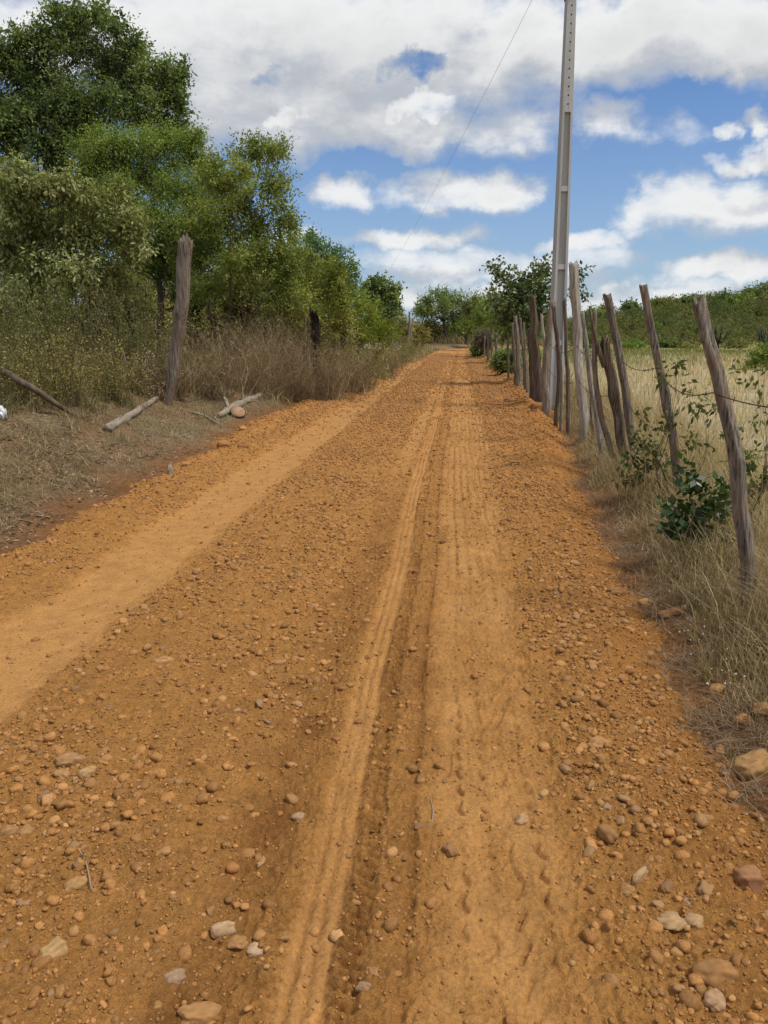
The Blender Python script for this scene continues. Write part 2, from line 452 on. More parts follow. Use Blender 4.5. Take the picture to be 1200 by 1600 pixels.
# ------------------------------------------------------------------ road
ry = [-4.0]
while ry[-1] < 100:
    y = ry[-1]
    ry.append(y + (0.12 if y < 0.9 else max(0.0065, 0.0046 * y)))
ry = np.array(ry)
rs_ = np.concatenate([np.linspace(-4.4, -0.66, 330), np.arange(-0.65, 0.72, 0.0045), np.linspace(0.73, 3.0, 200)])
S, Y = np.meshgrid(rs_, ry)
X = S + road_c(Y)
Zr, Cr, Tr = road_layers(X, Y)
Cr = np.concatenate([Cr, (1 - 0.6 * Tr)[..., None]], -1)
ny, nx = X.shape
i, j = np.meshgrid(np.arange(ny - 1), np.arange(nx - 1), indexing='ij')
q = np.stack([i * nx + j, i * nx + j + 1, (i + 1) * nx + j + 1, (i + 1) * nx + j], -1).reshape(-1, 4)
d = np.minimum(S - edge_l(Y), edge_r(Y) - S).ravel()
q = q[(d[q] > -0.4).all(axis=1)]
used = np.unique(q); remap = np.zeros(nx * ny, np.int64); remap[used] = np.arange(len(used))
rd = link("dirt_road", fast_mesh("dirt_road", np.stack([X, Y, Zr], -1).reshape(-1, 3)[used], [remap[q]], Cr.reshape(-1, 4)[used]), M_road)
tag(rd, kind="structure")

# ------------------------------------------------------------------ stones
import bmesh
def ico(sub):
    bm = bmesh.new(); bmesh.ops.create_icosphere(bm, subdivisions=sub, radius=1.0)
    v = np.array([x.co[:] for x in bm.verts]); f = np.array([[x.index for x in p.verts] for p in bm.faces]); bm.free()
    return v, f

def stone_shape(sub, seed, flat=0.6, lump=0.18, blocky=0.0):
    v, f = ico(sub); r = np.random.default_rng(seed)
    if blocky > 0:
        v = np.sign(v) * np.abs(v) ** (1 - blocky)
    o = r.uniform(0, 50, 3)
    d = perlin(v[:, 0] * 1.1 + o[0], v[:, 1] * 1.1 + v[:, 2] * 0.9 + o[1], seed) + 0.35 * perlin(v[:, 0] * 2.8 + v[:, 2] * 2 + o[2], v[:, 1] * 2.8, seed + 1)
    v = v * (1 + lump * d)[:, None]
    return v * np.array([1.0, r.uniform(0.6, 0.95), flat * r.uniform(0.8, 1.15)]), f

stone_meshes = [fast_mesh("stone_shape", *(lambda vf: (vf[0], [vf[1]]))(stone_shape(3, 100 + k, 0.5 + 0.05 * (k % 5), 0.36, 0.10 + 0.09 * (k % 4)))) for k in range(12)]
for me in stone_meshes: me.materials.append(M_stone)

def inst_stones(name, pos, size, shapes, cols, mat, seed, tilt=0.35):
    """Many small stones as one scatter of loose gravel."""
    r = np.random.default_rng(seed); mb = MB()
    pick = r.integers(0, len(shapes), len(pos))
    for k, (v, f) in enumerate(shapes):
        idx = np.nonzero(pick == k)[0]
        if not len(idx): continue
        n = len(idx); a = r.uniform(0, 2 * math.pi, n); tx, ty = r.normal(0, tilt, (2, n))
        ca, sa = np.cos(a), np.sin(a)
        vv = np.broadcast_to(v, (n,) + v.shape)
        x, y, z = vv[..., 0], vv[..., 1], vv[..., 2]
        y, z = y * np.cos(tx)[:, None] - z * np.sin(tx)[:, None], y * np.sin(tx)[:, None] + z * np.cos(tx)[:, None]
        x, z = x * np.cos(ty)[:, None] - z * np.sin(ty)[:, None], x * np.sin(ty)[:, None] + z * np.cos(ty)[:, None]
        x, y = x * ca[:, None] - y * sa[:, None], x * sa[:, None] + y * ca[:, None]
        w = np.stack([x, y, z], -1) * size[idx][:, None, None] + pos[idx][:, None, :]
        ff = f[None] + (np.arange(n) * len(v))[:, None, None]
        cc = np.repeat(cols[idx], len(v), axis=0)
        mb.add(w.reshape(-1, 3), [ff.reshape(-1, 3)], cc)
    return link(name, mb.mesh(name), mat)

def scatter_road(n, y0, y1, seed, track_keep=0.06):
    r = np.random.default_rng(seed)
    y = np.exp(r.uniform(math.log(y0), math.log(y1), n * 3))
    s = r.uniform(-3.6, 2.3, n * 3)
    x = s + road_c(y)
    d = np.minimum(s - edge_l(y), edge_r(y) - s)
    _, _, tr = road_layers(x, y)
    dens = 0.35 + 0.65 * ss(-0.25, 0.35, fbm(x * 1.3, y * 0.9, 3, 71))
    dens = dens * (1 - (1 - track_keep) * tr)
    dens = dens * (1 + 0.9 * band(s, 0.5, 1.1, 0.12) + 0.35 * band(s, -1.75, -0.75, 0.1))
    dens = dens * (0.45 + 0.55 * ss(0.02, 0.25, np.abs(s + 0.05) - 0.35))
    ok = (d > -0.12) & (r.uniform(0, 1.6, n * 3) < dens)
    x, y = x[ok][:n], y[ok][:n]
    z = road_layers(x, y)[0]
    return x, y, z

PAL = np.array([[0.40, 0.215, 0.085], [0.44, 0.25, 0.11], [0.36, 0.18, 0.066], [0.47, 0.29, 0.145], [0.40, 0.20, 0.075],
                [0.36, 0.225, 0.13], [0.28, 0.135, 0.055], [0.43, 0.25, 0.12], [0.42, 0.215, 0.08], [0.38, 0.18, 0.062]])
def stone_cols(n, seed):
    r = np.random.default_rng(seed)
    dust = r.choice([0.8, 0.55, 0.15], size=(n, 1), p=[.5, .3, .2])           # most are coated with the road's own dust
    return np.clip((np.array([1.0, 0.93, 0.78]) * PAL[r.integers(0, len(PAL), n)] * (1 - dust) + np.array([.40, .192, .058]) * dust) * r.uniform(0.62, 1.12, (n, 1)), 0.02, 0.8)

# loose gravel and crumbs: nobody could count them
shp1 = [stone_shape(2, 300 + k, 0.5 + 0.05 * (k % 5), 0.34, 0.08 + 0.09 * (k % 5)) for k in range(12)]
shp0 = [stone_shape(1, 330 + k, 0.7, 0.35, 0.2) for k in range(8)]
x, y, z = scatter_road(12000, 1.05, 8.5, 81)
r_ = np.random.default_rng(82); sz = 0.0055 * np.exp(np.abs(r_.normal(0, 0.66, len(x)))) * (0.8 + 0.09 * y)
sz = np.minimum(sz, 0.024)
o = inst_stones("gravel", np.stack([x, y, z + sz * 0.08], -1), sz, shp1, stone_cols(len(x), 83), M_gravel, 84)
tag(o, "loose orange gravel scattered between the wheel tracks", "gravel", kind="stuff")
x, y, z = scatter_road(70000, 1.05, 60, 85, 0.16)
sz = np.maximum(0.0028 + 0.0032 * r_.random(len(x)), 0.0011 * y * r_.uniform(0.6, 1.6, len(x)))
sz = np.minimum(sz, 0.034)
o = inst_stones("crumbs", np.stack([x, y, z + sz * 0.2], -1), sz, shp0, stone_cols(len(x), 86), M_gravel, 87)
tag(o, "small crumbs of dry earth and grit all over the road", "grit", kind="stuff")

def place_stone(p, rx, ry_, rz, name, rot=None, sink=0.35, mesh=None, mat=None):
    me = mesh or random.choice(stone_meshes)
    o = bpy.data.objects.new(name, me); COL.objects.link(o)
    o.location = (p[0], p[1], p[2] + rz * (1 - 2 * sink) * 0.62)
    o.scale = (rx, ry_, rz); o.rotation_euler = rot or (random.gauss(0, .12), random.gauss(0, .12), random.uniform(0, 6.28))
    return o

# the stones that stand out, each where it lies
def own_stone(u, v, w, h, label, col, blocky=0.1, flat=0.6, rotz=None, name="stone", seed=0, sink=0.3, cat="stone", lump=0.25):
    p = gp(u, v); depth = np.linalg.norm(p - np.array([0, 0, CAM_Z]))
    rx = w / F * depth / 2; ryy = max(h / F * depth / 2 * 1.25, rx * 0.45)
    vv, ff = stone_shape(4, seed + 900, flat, lump, blocky)
    cc = np.clip((np.array(col) * .5 + np.array([.42, .22, .08]) * .5) * (1 + 0.25 * perlin(vv[:, 0] * 3 + seed, vv[:, 1] * 3 + vv[:, 2] * 2, seed))[:, None], 0.01, 0.9)
    me = fast_mesh(name, vv, [ff], cc); me.materials.append(M_gravel)
    o = place_stone(p, rx, ryy, rx * 0.9, name, (random.gauss(0, .1), random.gauss(0, .1), rotz if rotz is not None else random.uniform(0, 3)), sink, me)
    return tag(o, label, cat)

OWN = [
 (1168, 1380, 34, 34, "brick red square rock lying at the edge of the dry grass", (0.25, 0.10, 0.06), .45, .95, .2),
 (1115, 1530, 56, 30, "largest rust brown stone among the pale pebbles of the road shoulder", (0.26, 0.12, 0.04), .1, .65, .1),
 (1047, 1443, 30, 36, "pale cream egg shaped pebble, largest of its pale cluster", (0.44, 0.31, 0.17), .0, .6, 1.4),
 (1085, 1443, 24, 22, "round pale pebble beside the cream egg shaped one", (0.42, 0.30, 0.17), .0, .7, 1.0),
 (1115, 1567, 32, 30, "rounded pinkish grey stone below the large rust brown stone", (0.40, 0.27, 0.18), .1, .7, .9),
 (1000, 1373, 36, 14, "long pale stick shaped stone lying aslant in the gravel", (0.45, 0.33, 0.19), .2, .6, .75),
 (978, 1393, 24, 24, "brown pebble touching the long pale stick shaped stone", (0.30, 0.16, 0.06), .0, .75, 1.5),
 (935, 1167, 36, 28, "broad orange stone half sunk in the gravel shoulder", (0.36, 0.18, 0.07), .1, .5, .3),
 (1050, 962, 42, 18, "flat orange brown slab on the dry grass edge", (0.36, 0.17, 0.08), .4, .35, .1),
 (1178, 1205, 62, 42, "big tan block of stone under the fallen straw", (0.30, 0.18, 0.07), .35, .6, .4),
 (372, 1475, 29, 28, "round flat orange brown stone beside the narrow tyre print", (0.33, 0.17, 0.065), .0, .5, .1),
 (272, 1531, 31, 24, "blue grey rounded cobble left of the narrow tyre print", (0.26, 0.21, 0.17), .1, .65, .4),
 (110, 1193, 37, 24, "oval brown cobble, the uppermost of a cluster of three", (0.32, 0.19, 0.09), .05, .75, .2),
 (97, 1214, 24, 18, "tan oval cobble just below the oval brown cobble", (0.36, 0.22, 0.10), .05, .7, .2),
 (137, 1210, 27, 18, "slender pale pebble slanting right of the oval brown cobble", (0.42, 0.29, 0.15), .1, .6, .9),
 (84, 1490, 30, 26, "creamy pale angular stone sunk in the dust", (0.48, 0.34, 0.15), .3, .7, .9),
 (349, 1456, 34, 14, "white tipped elongated stone above the round flat orange brown one", (0.50, 0.38, 0.24), .15, .6, .3),
 (400, 1488, 20, 24, "small chalk white knobbly stone by the narrow tyre print", (0.58, 0.46, 0.32), .2, .8, 1.5),
 (467, 1278, 17, 20, "grey pebble standing on the rim of the narrow tyre print", (0.34, 0.26, 0.19), .0, .8, 1.4),
 (568, 1545, 22, 16, "solitary dark grey pebble between tyre print and long groove", (0.24, 0.18, 0.13), .0, .7, .1),
 (703, 1329, 18, 20, "dark brown clod lying alone on the smooth wheel band", (0.20, 0.095, 0.045), .25, .85, .5),
 (816, 1283, 24, 22, "pale stone half buried at the end of a footprint", (0.44, 0.29, 0.16), .1, .5, .8),
 (312, 1590, 52, 30, "wide flat orange slab sunk at the bottom of the road", (0.36, 0.19, 0.07), .3, .4, .2),
 (256, 1037, 30, 16, "flat light tan stone beyond the cobbles in mid road", (0.42, 0.25, 0.11), .1, .5, .2),
 (40, 1303, 22, 20, "right one of two brown cobbles touching at the frame edge", (0.30, 0.17, 0.07), .0, .8, .5),
 (12, 1305, 26, 22, "left one of two brown cobbles touching at the frame edge", (0.27, 0.15, 0.065), .0, .8, .5),
 (118, 1386, 30, 20, "tan stone with chipped pale end near the thin dry stalk", (0.38, 0.23, 0.10), .2, .7, .7),
 (380, 672, 14, 20, "orange block of earth beside the sawn log disc", (0.42, 0.20, 0.07), .3, .9, .3),
 (350, 698, 24, 12, "rust orange rock on the road edge below the sawn log disc", (0.28, 0.12, 0.035), .2, .6, .1),
 (380, 700, 16, 9, "small dark orange rock beside the rust orange one on the road edge", (0.24, 0.10, 0.03), .2, .6, .1),
 (291, 728, 14, 14, "small orange clod on the road edge beside the upright wood chip", (0.36, 0.17, 0.06), .2, .8, .1),
 (795, 628, 16, 12, "dark red earth clod standing on the orange bank by the fence", (0.16, 0.055, 0.02), .2, .8, .1),
 (840, 638, 22, 10, "low dark red earth lump at the foot of the fence posts", (0.17, 0.06, 0.022), .2, .7, .1),
 (910, 690, 20, 12, "brown stone at the foot of the tall pale post", (0.22, 0.125, 0.07), .2, .7, .1),
 (962, 928, 26, 18, "dark brown clod in the damp shoulder near the grass", (0.12, 0.055, 0.025), .2, .7, .4),
 (1010, 945, 24, 16, "light orange stone above the flat orange brown slab", (0.38, 0.20, 0.09), .2, .6, .2),
 (1160, 1128, 26, 20, "deep orange round stone in the straw at the frame edge", (0.36, 0.15, 0.05), .05, .8, .2),
 (1190, 1112, 28, 26, "tan round stone beside the deep orange one in the straw", (0.36, 0.20, 0.08), .05, .8, .2),
 (1120, 1080, 26, 18, "tan pointed stone among the dry grass seed heads", (0.36, 0.21, 0.09), .3, .7, .9),
]
own_xy = []
for k, (u, v, w, h, lab, cc, bl, fl, rz) in enumerate(OWN):
    o = own_stone(u, v, w, h, lab, cc, bl, fl, rz, seed=k)
    own_xy.append((o.location.x, o.location.y, o.scale[0]))
own_xy = np.array(own_xy)

# three hundred river pebbles lying on the road
x, y, z = scatter_road(340, 1.25, 5.2, 91, 0.04)
s_ = x - road_c(y)
cnt = 0
for k in range(len(x)):
    if cnt >= 262: break
    big = 0.008 + 0.0085 * abs(random.gauss(0, 0.85)) + (0.006 if s_[k] > 0.45 else 0)
    big = min(big, 0.038)
    if np.min(np.hypot(own_xy[:, 0] - x[k], own_xy[:, 1] - y[k]) - own_xy[:, 2]) < big: continue
    o = place_stone((x[k], y[k], z[k]), big, big * random.uniform(.7, 1), big * random.uniform(.75, 1.05), "pebble", None, random.uniform(0.34, 0.56))
    tag(o, "rounded tan river pebble loose on the gravel of the road", "pebble", "river pebbles loose on the road"); cnt += 1

# ------------------------------------------------------------------ vegetation engine
def unit(a): return a / (np.linalg.norm(a, axis=-1, keepdims=True) + 1e-9)

def leaves(cl, n_per, spray_len, leaf, aspect, droop, palette, seed, per_spray=14, shell=0.55, updir=0.25, spread=1.0):
    """Leaf mesh for clumps [(centre, radii)], every leaf its own small blade on an (unseen) twig."""
    r = np.random.default_rng(seed)
    C, A, K, O = [], [], [], []
    vol = np.array([c[1][0] * c[1][2] for c in cl]); cnt = np.maximum(3, (n_per * vol / vol.sum() / per_spray)).astype(int)
    for (c0, rad), m in zip(cl, cnt):
        d = unit(r.normal(size=(m, 3)))
        rr = r.random(m) ** shell
        lump = 1 + 0.27 * r.normal(size=m)
        C.append(c0 + d * rr[:, None] * rad * lump[:, None]); O.append(d); A.append(unit(d + 0.6 * r.normal(size=(m, 3)) + [0, 0, updir])); K.append(np.full(m, r.uniform(-1, 1)))
    C, A, K, O = np.concatenate(C), np.concatenate(A), np.concatenate(K), np.concatenate(O)
    m = len(C)
    L = spray_len * r.uniform(0.5, 1.3, m)
    sc = r.normal(0, 1, m)                                         # sprays differ in age and tint
    t = r.uniform(-0.5, 0.6, (m, per_spray))
    off = unit(r.normal(size=(m, per_spray, 3)))
    p = C[:, None] + A[:, None] * (t * L[:, None])[..., None] + off * (0.22 * spread * L)[:, None, None] * r.random((m, per_spray, 1))
    p[..., 2] -= droop * 0.4 * L[:, None] * t ** 2
    d = unit(A[:, None] * 0.6 + off * 0.9 + np.array([0, 0, -droop]))
    n = m * per_spray
    p, d = p.reshape(n, 3), d.reshape(n, 3)
    w = unit(np.cross(d, unit(r.normal(size=(n, 3)) * 0.55 + np.repeat(O, per_spray, axis=0) * 0.75 + [0, 0, 0.45])))
    lf = leaf * r.uniform(0.6, 1.35, n)[:, None]
    V = np.stack([p, p + d * lf * 0.45 + w * lf * aspect * 0.5, p + d * lf, p + d * lf * 0.45 - w * lf * aspect * 0.5], 1)
    V[:, 1, 2] += 0.0; 
    pal = np.array(palette)
    k = np.clip(0.5 + 0.22 * np.repeat(sc, per_spray) + 0.18 * r.normal(size=n) + 0.25 * np.repeat(K, per_spray), 0, 0.999) * (len(pal) - 1)
    i0 = k.astype(int); f = (k - i0)[:, None]
    col = pal[i0] * (1 - f) + pal[np.minimum(i0 + 1, len(pal) - 1)] * f
    col = np.clip(col * r.uniform(0.7, 1.3, (n, 1)), 0.004, 0.8)
    Q = np.arange(n * 4).reshape(n, 4)
    return V.reshape(-1, 3), Q, np.repeat(col, 4, axis=0)

def wig(a, b, n, amp, r, sag=0.0):
    t = np.linspace(0, 1, n)[:, None]
    L = np.linalg.norm(np.asarray(b) - a)
    o = np.zeros((n, 3))
    for k in (1, 2, 3):
        o += np.sin(t * math.pi * k) * r.normal(0, amp * L / k, 3)
    o[:, 2] += (np.sin(t[:, 0] * math.pi) * sag * L)
    return np.asarray(a) * (1 - t) + np.asarray(b) * t + o

def plant(name, label, cat, base_uv=None, Y=10, clumps=(), base=None, n=8000, leaf=0.06, aspect=0.5, spray=0.4, droop=0.2, pal=None, seed=1,
          stems=1, r0=0.06, fork=0.35, mat=None, group=None, per=14, shell=0.55, twigs=3, trunk="trunk", crown="crown", bark=None, depth=1.0, updir=0.25, spread=1.0, upright=False):
    """A tree or shrub: one empty with its trunk (or stems) and its crown. clumps: (u, v, ru, rv[, dY]) in photo pixels at distance Y."""
    r = np.random.default_rng(seed)
    if base is None:
        b = P(base_uv[0], base_uv[1], Y); base = (b[0], b[1])
    bz = float(surf_z(np.array([base[0]]), np.array([base[1]]))[0]); B = np.array([base[0], base[1], bz])
    cl = []
    for c_ in clumps:
        dy = c_[4] if len(c_) > 4 else r.normal(0, 0.5) * px(c_[2], Y) * depth
        c0 = P(c_[0], c_[1], Y + dy); a = px(c_[2], Y + dy); h = px(c_[3], Y + dy)
        c0[2] = max(c0[2], bz + 0.25 * h)
        cl.append((c0, np.array([a, max(a, h) * 0.9 * depth, h])))
    if n >= 9000:                                                  # smaller sprays break up every crown's outline
        sat = []
        for c0, rad in cl:
            for _ in range(3):
                dv = unit(r.normal(size=3) + [0, 0, .35])
                sat.append((c0 + dv * rad * r.uniform(.75, 1.12), rad * r.uniform(.26, .46)))
        cl = [(c0, rad * .84) for c0, rad in cl] + sat
    root = tag(empty(name, B), label, cat, group)
    mb = MB()
    mean = np.mean([c[0] for c in cl], axis=0)
    zmin = min(c[0][2] - c[1][2] for c in cl)
    forks = []
    for k in range(stems):
        off = r.normal(0, 0.5 * r0 * (stems > 1) + (0.25 * stems ** .5 * r0 if stems > 1 else 0), 3); off[2] = 0
        top = B + (mean - B) * fork * r.uniform(0.7, 1.2) + (r.normal(0, 0.12, 3) * np.linalg.norm(mean - B) if stems > 1 else 0)
        if stems > 1: top[:2] += r.normal(0, 0.18, 2) * (mean[2] - bz)
        pth = wig(B + off - [0, 0, 0.15], top, 8, 0.03, r)
        mb.tube(pth, np.linspace(r0, r0 * 0.66, 8) * r.uniform(.8, 1.1), 8)
        forks.append((top, r0 * 0.64))
    rmax = max(c[1][0] for c in cl)
    for c0, rad in cl:
        f0, fr = min(forks, key=lambda q: np.linalg.norm(q[0] - c0) + r.uniform(0, .4))
        lr = fr * r.uniform(0.4, 0.7) * min(1.0, (rad[0] / rmax) ** .9)
        pth = wig(f0, c0, 9, 0.06, r, 0.05)
        mb.tube(pth, np.linspace(lr, lr * 0.3, 9), 6)
        for _ in range(twigs):
            s0 = pth[r.integers(4, 9)]
            e = c0 + unit(r.normal(size=3)) * rad * r.uniform(.6, .98)
            tw = wig(s0, e, 6, 0.08, r)
            mb.tube(tw, np.linspace(lr * 0.3, lr * 0.08, 6), 4)
            for _ in range(2):
                s1 = tw[r.integers(2, 5)]
                mb.tube(wig(s1, s1 + unit(r.normal(size=3)) * rad * r.uniform(.3, .5), 4, 0.08, r), np.linspace(lr * 0.14, lr * 0.05, 4), 3)
    link(trunk, mb.mesh(trunk, offset=B), bark or M_bark, root)
    if n:
        V, Q, c_ = leaves(cl, n, spray, leaf, aspect, droop, pal, seed + 500, per, shell, updir, spread)
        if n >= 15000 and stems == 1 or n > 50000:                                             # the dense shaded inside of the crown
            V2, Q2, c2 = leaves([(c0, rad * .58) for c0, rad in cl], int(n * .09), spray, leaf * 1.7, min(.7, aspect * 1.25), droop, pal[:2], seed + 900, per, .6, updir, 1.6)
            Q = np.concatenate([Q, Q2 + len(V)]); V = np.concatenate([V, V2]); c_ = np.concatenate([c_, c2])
        keep = V[Q][:, :, 2].min(axis=1) > bz - 0.05
        Q = Q[keep]
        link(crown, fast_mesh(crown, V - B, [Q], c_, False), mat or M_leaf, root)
    return root

DK = [(0.083, 0.122, 0.045), (0.134, 0.186, 0.063), (0.207, 0.264, 0.086), (0.291, 0.339, 0.109)]
BR = [(0.108, 0.161, 0.042), (0.178, 0.249, 0.055), (0.267, 0.337, 0.075), (0.356, 0.402, 0.106)]
OL = [(0.158, 0.153, 0.055), (0.231, 0.225, 0.077), (0.323, 0.298, 0.114), (0.499, 0.457, 0.240)]
CR = [(0.151, 0.146, 0.040), (0.207, 0.218, 0.067), (0.286, 0.308, 0.112), (0.493, 0.515, 0.280)]
YG = [(0.134, 0.166, 0.041), (0.216, 0.246, 0.053), (0.298, 0.307, 0.070), (0.387, 0.361, 0.092)]
BG = [(0.078, 0.146, 0.050), (0.129, 0.222, 0.071), (0.190, 0.293, 0.088)]
WD = [(0.170, 0.150, 0.050), (0.241, 0.215, 0.070), (0.312, 0.267, 0.094), (0.440, 0.351, 0.156)]
DRY = [(0.27, 0.180, 0.095), (0.36, 0.255, 0.145), (0.50, 0.395, 0.235)]

# --- left side, back to front
plant("dark_tree", "tallest tree, dark green, reaching above the frame behind the pale leaved bush", "tree", (140, 560), 25,
      [(112, 58, 48, 36), (55, 118, 56, 46), (168, 100, 50, 40), (236, 125, 40, 30), (115, 160, 72, 40), (222, 178, 54, 24), (18, 190, 54, 44), (85, 225, 80, 40), (150, 24, 26, 16), (178, 45, 16, 10), (205, 140, 30, 20), (262, 150, 24, 14),
       (272, 118, 22, 18), (12, 92, 36, 36), (205, 75, 20, 16), (55, 60, 22, 16), (262, 205, 34, 22), (110, 28, 22, 16), (-60, 160, 60, 80), (-80, 260, 70, 60), (280, 165, 18, 16)],
      n=110000, leaf=0.092, aspect=0.5, spray=0.60, droop=0.25, pal=DK, seed=11, r0=0.20, fork=0.5, twigs=5, shell=0.5)
plant("feathery_tree", "bright green feathery tree between the tallest tree and the multi stemmed one", "tree", (250, 560), 22,
      [(185, 225, 58, 30), (255, 222, 58, 28), (303, 245, 34, 28), (150, 250, 44, 34), (225, 275, 74, 34), (300, 300, 44, 34), (200, 325, 74, 34), (270, 350, 60, 40), (230, 400, 60, 40), (328, 262, 18, 16)],
      n=82000, leaf=0.062, aspect=0.42, spray=0.55, droop=0.45, pal=BR, seed=12, r0=0.12, fork=0.5, twigs=4, shell=0.5)
plant("multi_stemmed_tree", "multi stemmed tree with loose mid green crown behind the lone leaning post", "tree", (345, 578), 20.5,
      [(400, 238, 40, 24), (352, 285, 52, 34), (425, 288, 38, 34), (330, 345, 52, 36), (400, 352, 52, 36), (444, 345, 22, 34), (310, 400, 40, 34), (446, 415, 26, 34), (375, 410, 60, 34), (425, 235, 18, 16),
       (330, 450, 34, 24), (430, 460, 34, 24)],
      n=44000, leaf=0.074, aspect=0.5, spray=0.5, droop=0.35, pal=[(0.115, 0.152, 0.038), (0.175, 0.22, 0.05), (0.24, 0.285, 0.066), (0.32, 0.34, 0.10)], seed=13, stems=14, r0=0.036, fork=0.45, twigs=7, shell=0.6, trunk="stems")
plant("thicket_tree", "shadowy green tree filling the gap behind the lone leaning post", "tree", (300, 560), 28,
      [(280, 400, 70, 60), (200, 430, 70, 60), (40, 300, 80, 50), (120, 330, 80, 60), (330, 350, 60, 50), (400, 400, 50, 50), (-20, 240, 70, 60), (390, 450, 70, 50), (300, 480, 80, 50), (120, 430, 80, 60), (30, 420, 80, 60), (450, 470, 50, 50), (-40, 330, 80, 80)],
      n=52000, leaf=0.11, aspect=0.5, spray=0.6, pal=BR, seed=14, stems=3, r0=0.1, trunk="trunk")
plant("pale_leaved_bush", "big olive bush with pale drooping leaf undersides at the picture edge", "bush", (110, 560), 16.5,
      [(20, 292, 52, 36), (85, 290, 48, 30), (150, 310, 48, 30), (195, 345, 36, 28), (60, 345, 60, 36), (130, 365, 60, 36), (205, 385, 26, 28), (30, 400, 60, 40), (105, 420, 60, 36), (175, 430, 50, 32), (-40, 340, 60, 60), (40, 460, 60, 30)],
      n=38000, leaf=0.095, aspect=0.42, spray=0.34, droop=0.75, pal=CR, seed=15, stems=8, r0=0.03, fork=0.4, twigs=5, shell=0.45, trunk="stems", crown="foliage", per=10)

def weed(u, v, top_v, w, label, seed, n=70, pal=WD, leafy=26, leaf=.042, lean=.35, group="weed clumps under the pale leaved bush", stemcol=(.20, .17, .08), Y=None, name="weed_clump"):
    """A clump of upright leafy stems growing from the ground at photo pixel (u, v) up to top_v."""
    r = np.random.default_rng(seed); b = gp(u, v); 
    if Y: b = P(u, v, Y); b[2] = float(surf_z(b[:1], b[1:2])[0])
    Y = float(b[1]); B = b.copy(); h0 = P(u, top_v, Y)[2] - B[2]; a = px(w, Y)
    root = tag(empty(name, B), label, "weeds", group)
    mb = MB(); Vs, Cs = [], []
    pal = np.array(pal)
    for k in range(int(n * 1.5)):
        o = r.normal(0, .5, 2) * a; p0 = np.array([B[0] + o[0], B[1] + o[1] * .7, 0]); p0[2] = float(B[2] + .25 * o[1] * 0)
        p0[2] = ground_z(p0[:1], p0[1:2])[0] - .03
        hh = h0 * r.uniform(.5, 1.18) * (1 - .25 * min(1, abs(o[0]) / a)); ang = r.uniform(0, 6.28); ln = hh * abs(r.normal(0, lean))
        e = p0 + [math.cos(ang) * ln, math.sin(ang) * ln, hh]
        q_ = wig(p0, e, 7, .035, r)
        cc = np.array(stemcol) * r.uniform(.6, 1.4)
        mb.tube(q_, np.linspace(.0055, .002, 7) * r.uniform(.6, 1.2), 3, cc, cap=False)
        m = leafy; t = r.uniform(.25, 1, m); base = np.stack([np.interp(t, np.linspace(0, 1, 7), q_[:, c]) for c in range(3)], -1)
        d = unit(r.normal(size=(m, 3)) + [0, 0, .5]); sp_ = (r.random((m, 1)) ** 1.5) * .16 * hh * (1.1 - t[:, None])
        base = base + d * sp_; w_ = unit(np.cross(d, r.normal(size=(m, 3)))); lf = leaf * r.uniform(.5, 1.3, (m, 1))
        V = np.stack([base, base + d * lf * .5 + w_ * lf * .2, base + d * lf, base + d * lf * .5 - w_ * lf * .2], 1)
        kc = np.clip(.5 + .3 * r.normal() + .25 * r.normal(size=m), 0, .99) * (len(pal) - 1); i0 = kc.astype(int); f = (kc - i0)[:, None]
        c = (pal[i0] * (1 - f) + pal[np.minimum(i0 + 1, len(pal) - 1)] * f) * r.uniform(.75, 1.25, (m, 1))
        Vs.append(V.reshape(-1, 3)); Cs.append(np.repeat(c, 4, axis=0))
    link("stems", mb.mesh("stems", offset=B), M_straw, root)
    V = np.concatenate(Vs); link("foliage", fast_mesh("foliage", V - B, [np.arange(len(V)).reshape(-1, 4)], np.concatenate(Cs), False), M_straw, root)
WG = [(0.12, 0.135, 0.040), (0.17, 0.185, 0.056), (0.23, 0.235, 0.085), (0.34, 0.31, 0.15)]
for k, (u, v, tv, w_, lab) in enumerate([(556, 606, 560, 26, "straggly olive weeds at the road edge beyond the burnt stump"), (585, 590, 548, 24, "straggly olive weeds at the road edge under the lime green bush"),
 (606, 579, 538, 22, "straggly weeds at the road edge under the round crowned dark tree"), (628, 567, 528, 18, "straggly weeds at the road edge before the grey stakes"), (645, 557, 524, 14, "straggly weeds at the far left bend of the road")]):
    weed(u, v, tv, w_, lab, 30 + k, 50, OL if k % 2 else WD, 22, .07, .5, group="weeds along the far left road edge")
for a in [
 (15, 600, 420, 60, "tall yellow green weed clump at the picture edge under the pale leaved bush", 1, 90, WG),
 (80, 598, 436, 50, "tall yellow green weed clump next to the one at the picture edge", 2, 80, WG),
 (145, 600, 425, 46, "weed clump with tall grey upright stalks under the pale leaved bush", 3, 70, WD, 14, .04, .3),
 (200, 600, 448, 46, "olive weed clump between the grey stalks and the lone leaning post", 4, 80, WG),
 (238, 606, 470, 34, "feathery weed clump brushing the lone leaning post", 5, 60, WG),
 (30, 630, 520, 56, "low straw green weeds behind the slanting dead branch, nearest the picture edge", 6, 80, WD),
 (110, 630, 520, 52, "low straw weeds behind the middle of the slanting dead branch", 7, 80, WD),
 (178, 628, 530, 46, "low straw weeds behind the lower end of the slanting dead branch", 8, 80, WD),
 (225, 618, 548, 34, "low dry weeds behind the fallen log", 9, 60, DRY),
 (292, 606, 492, 34, "brownish weeds right of the lone leaning post", 10, 60, WD, 8),
 (-30, 640, 480, 60, "weeds spilling in from outside the frame beside the plastic bag", 11, 80, WG)]:
    weed(*a)

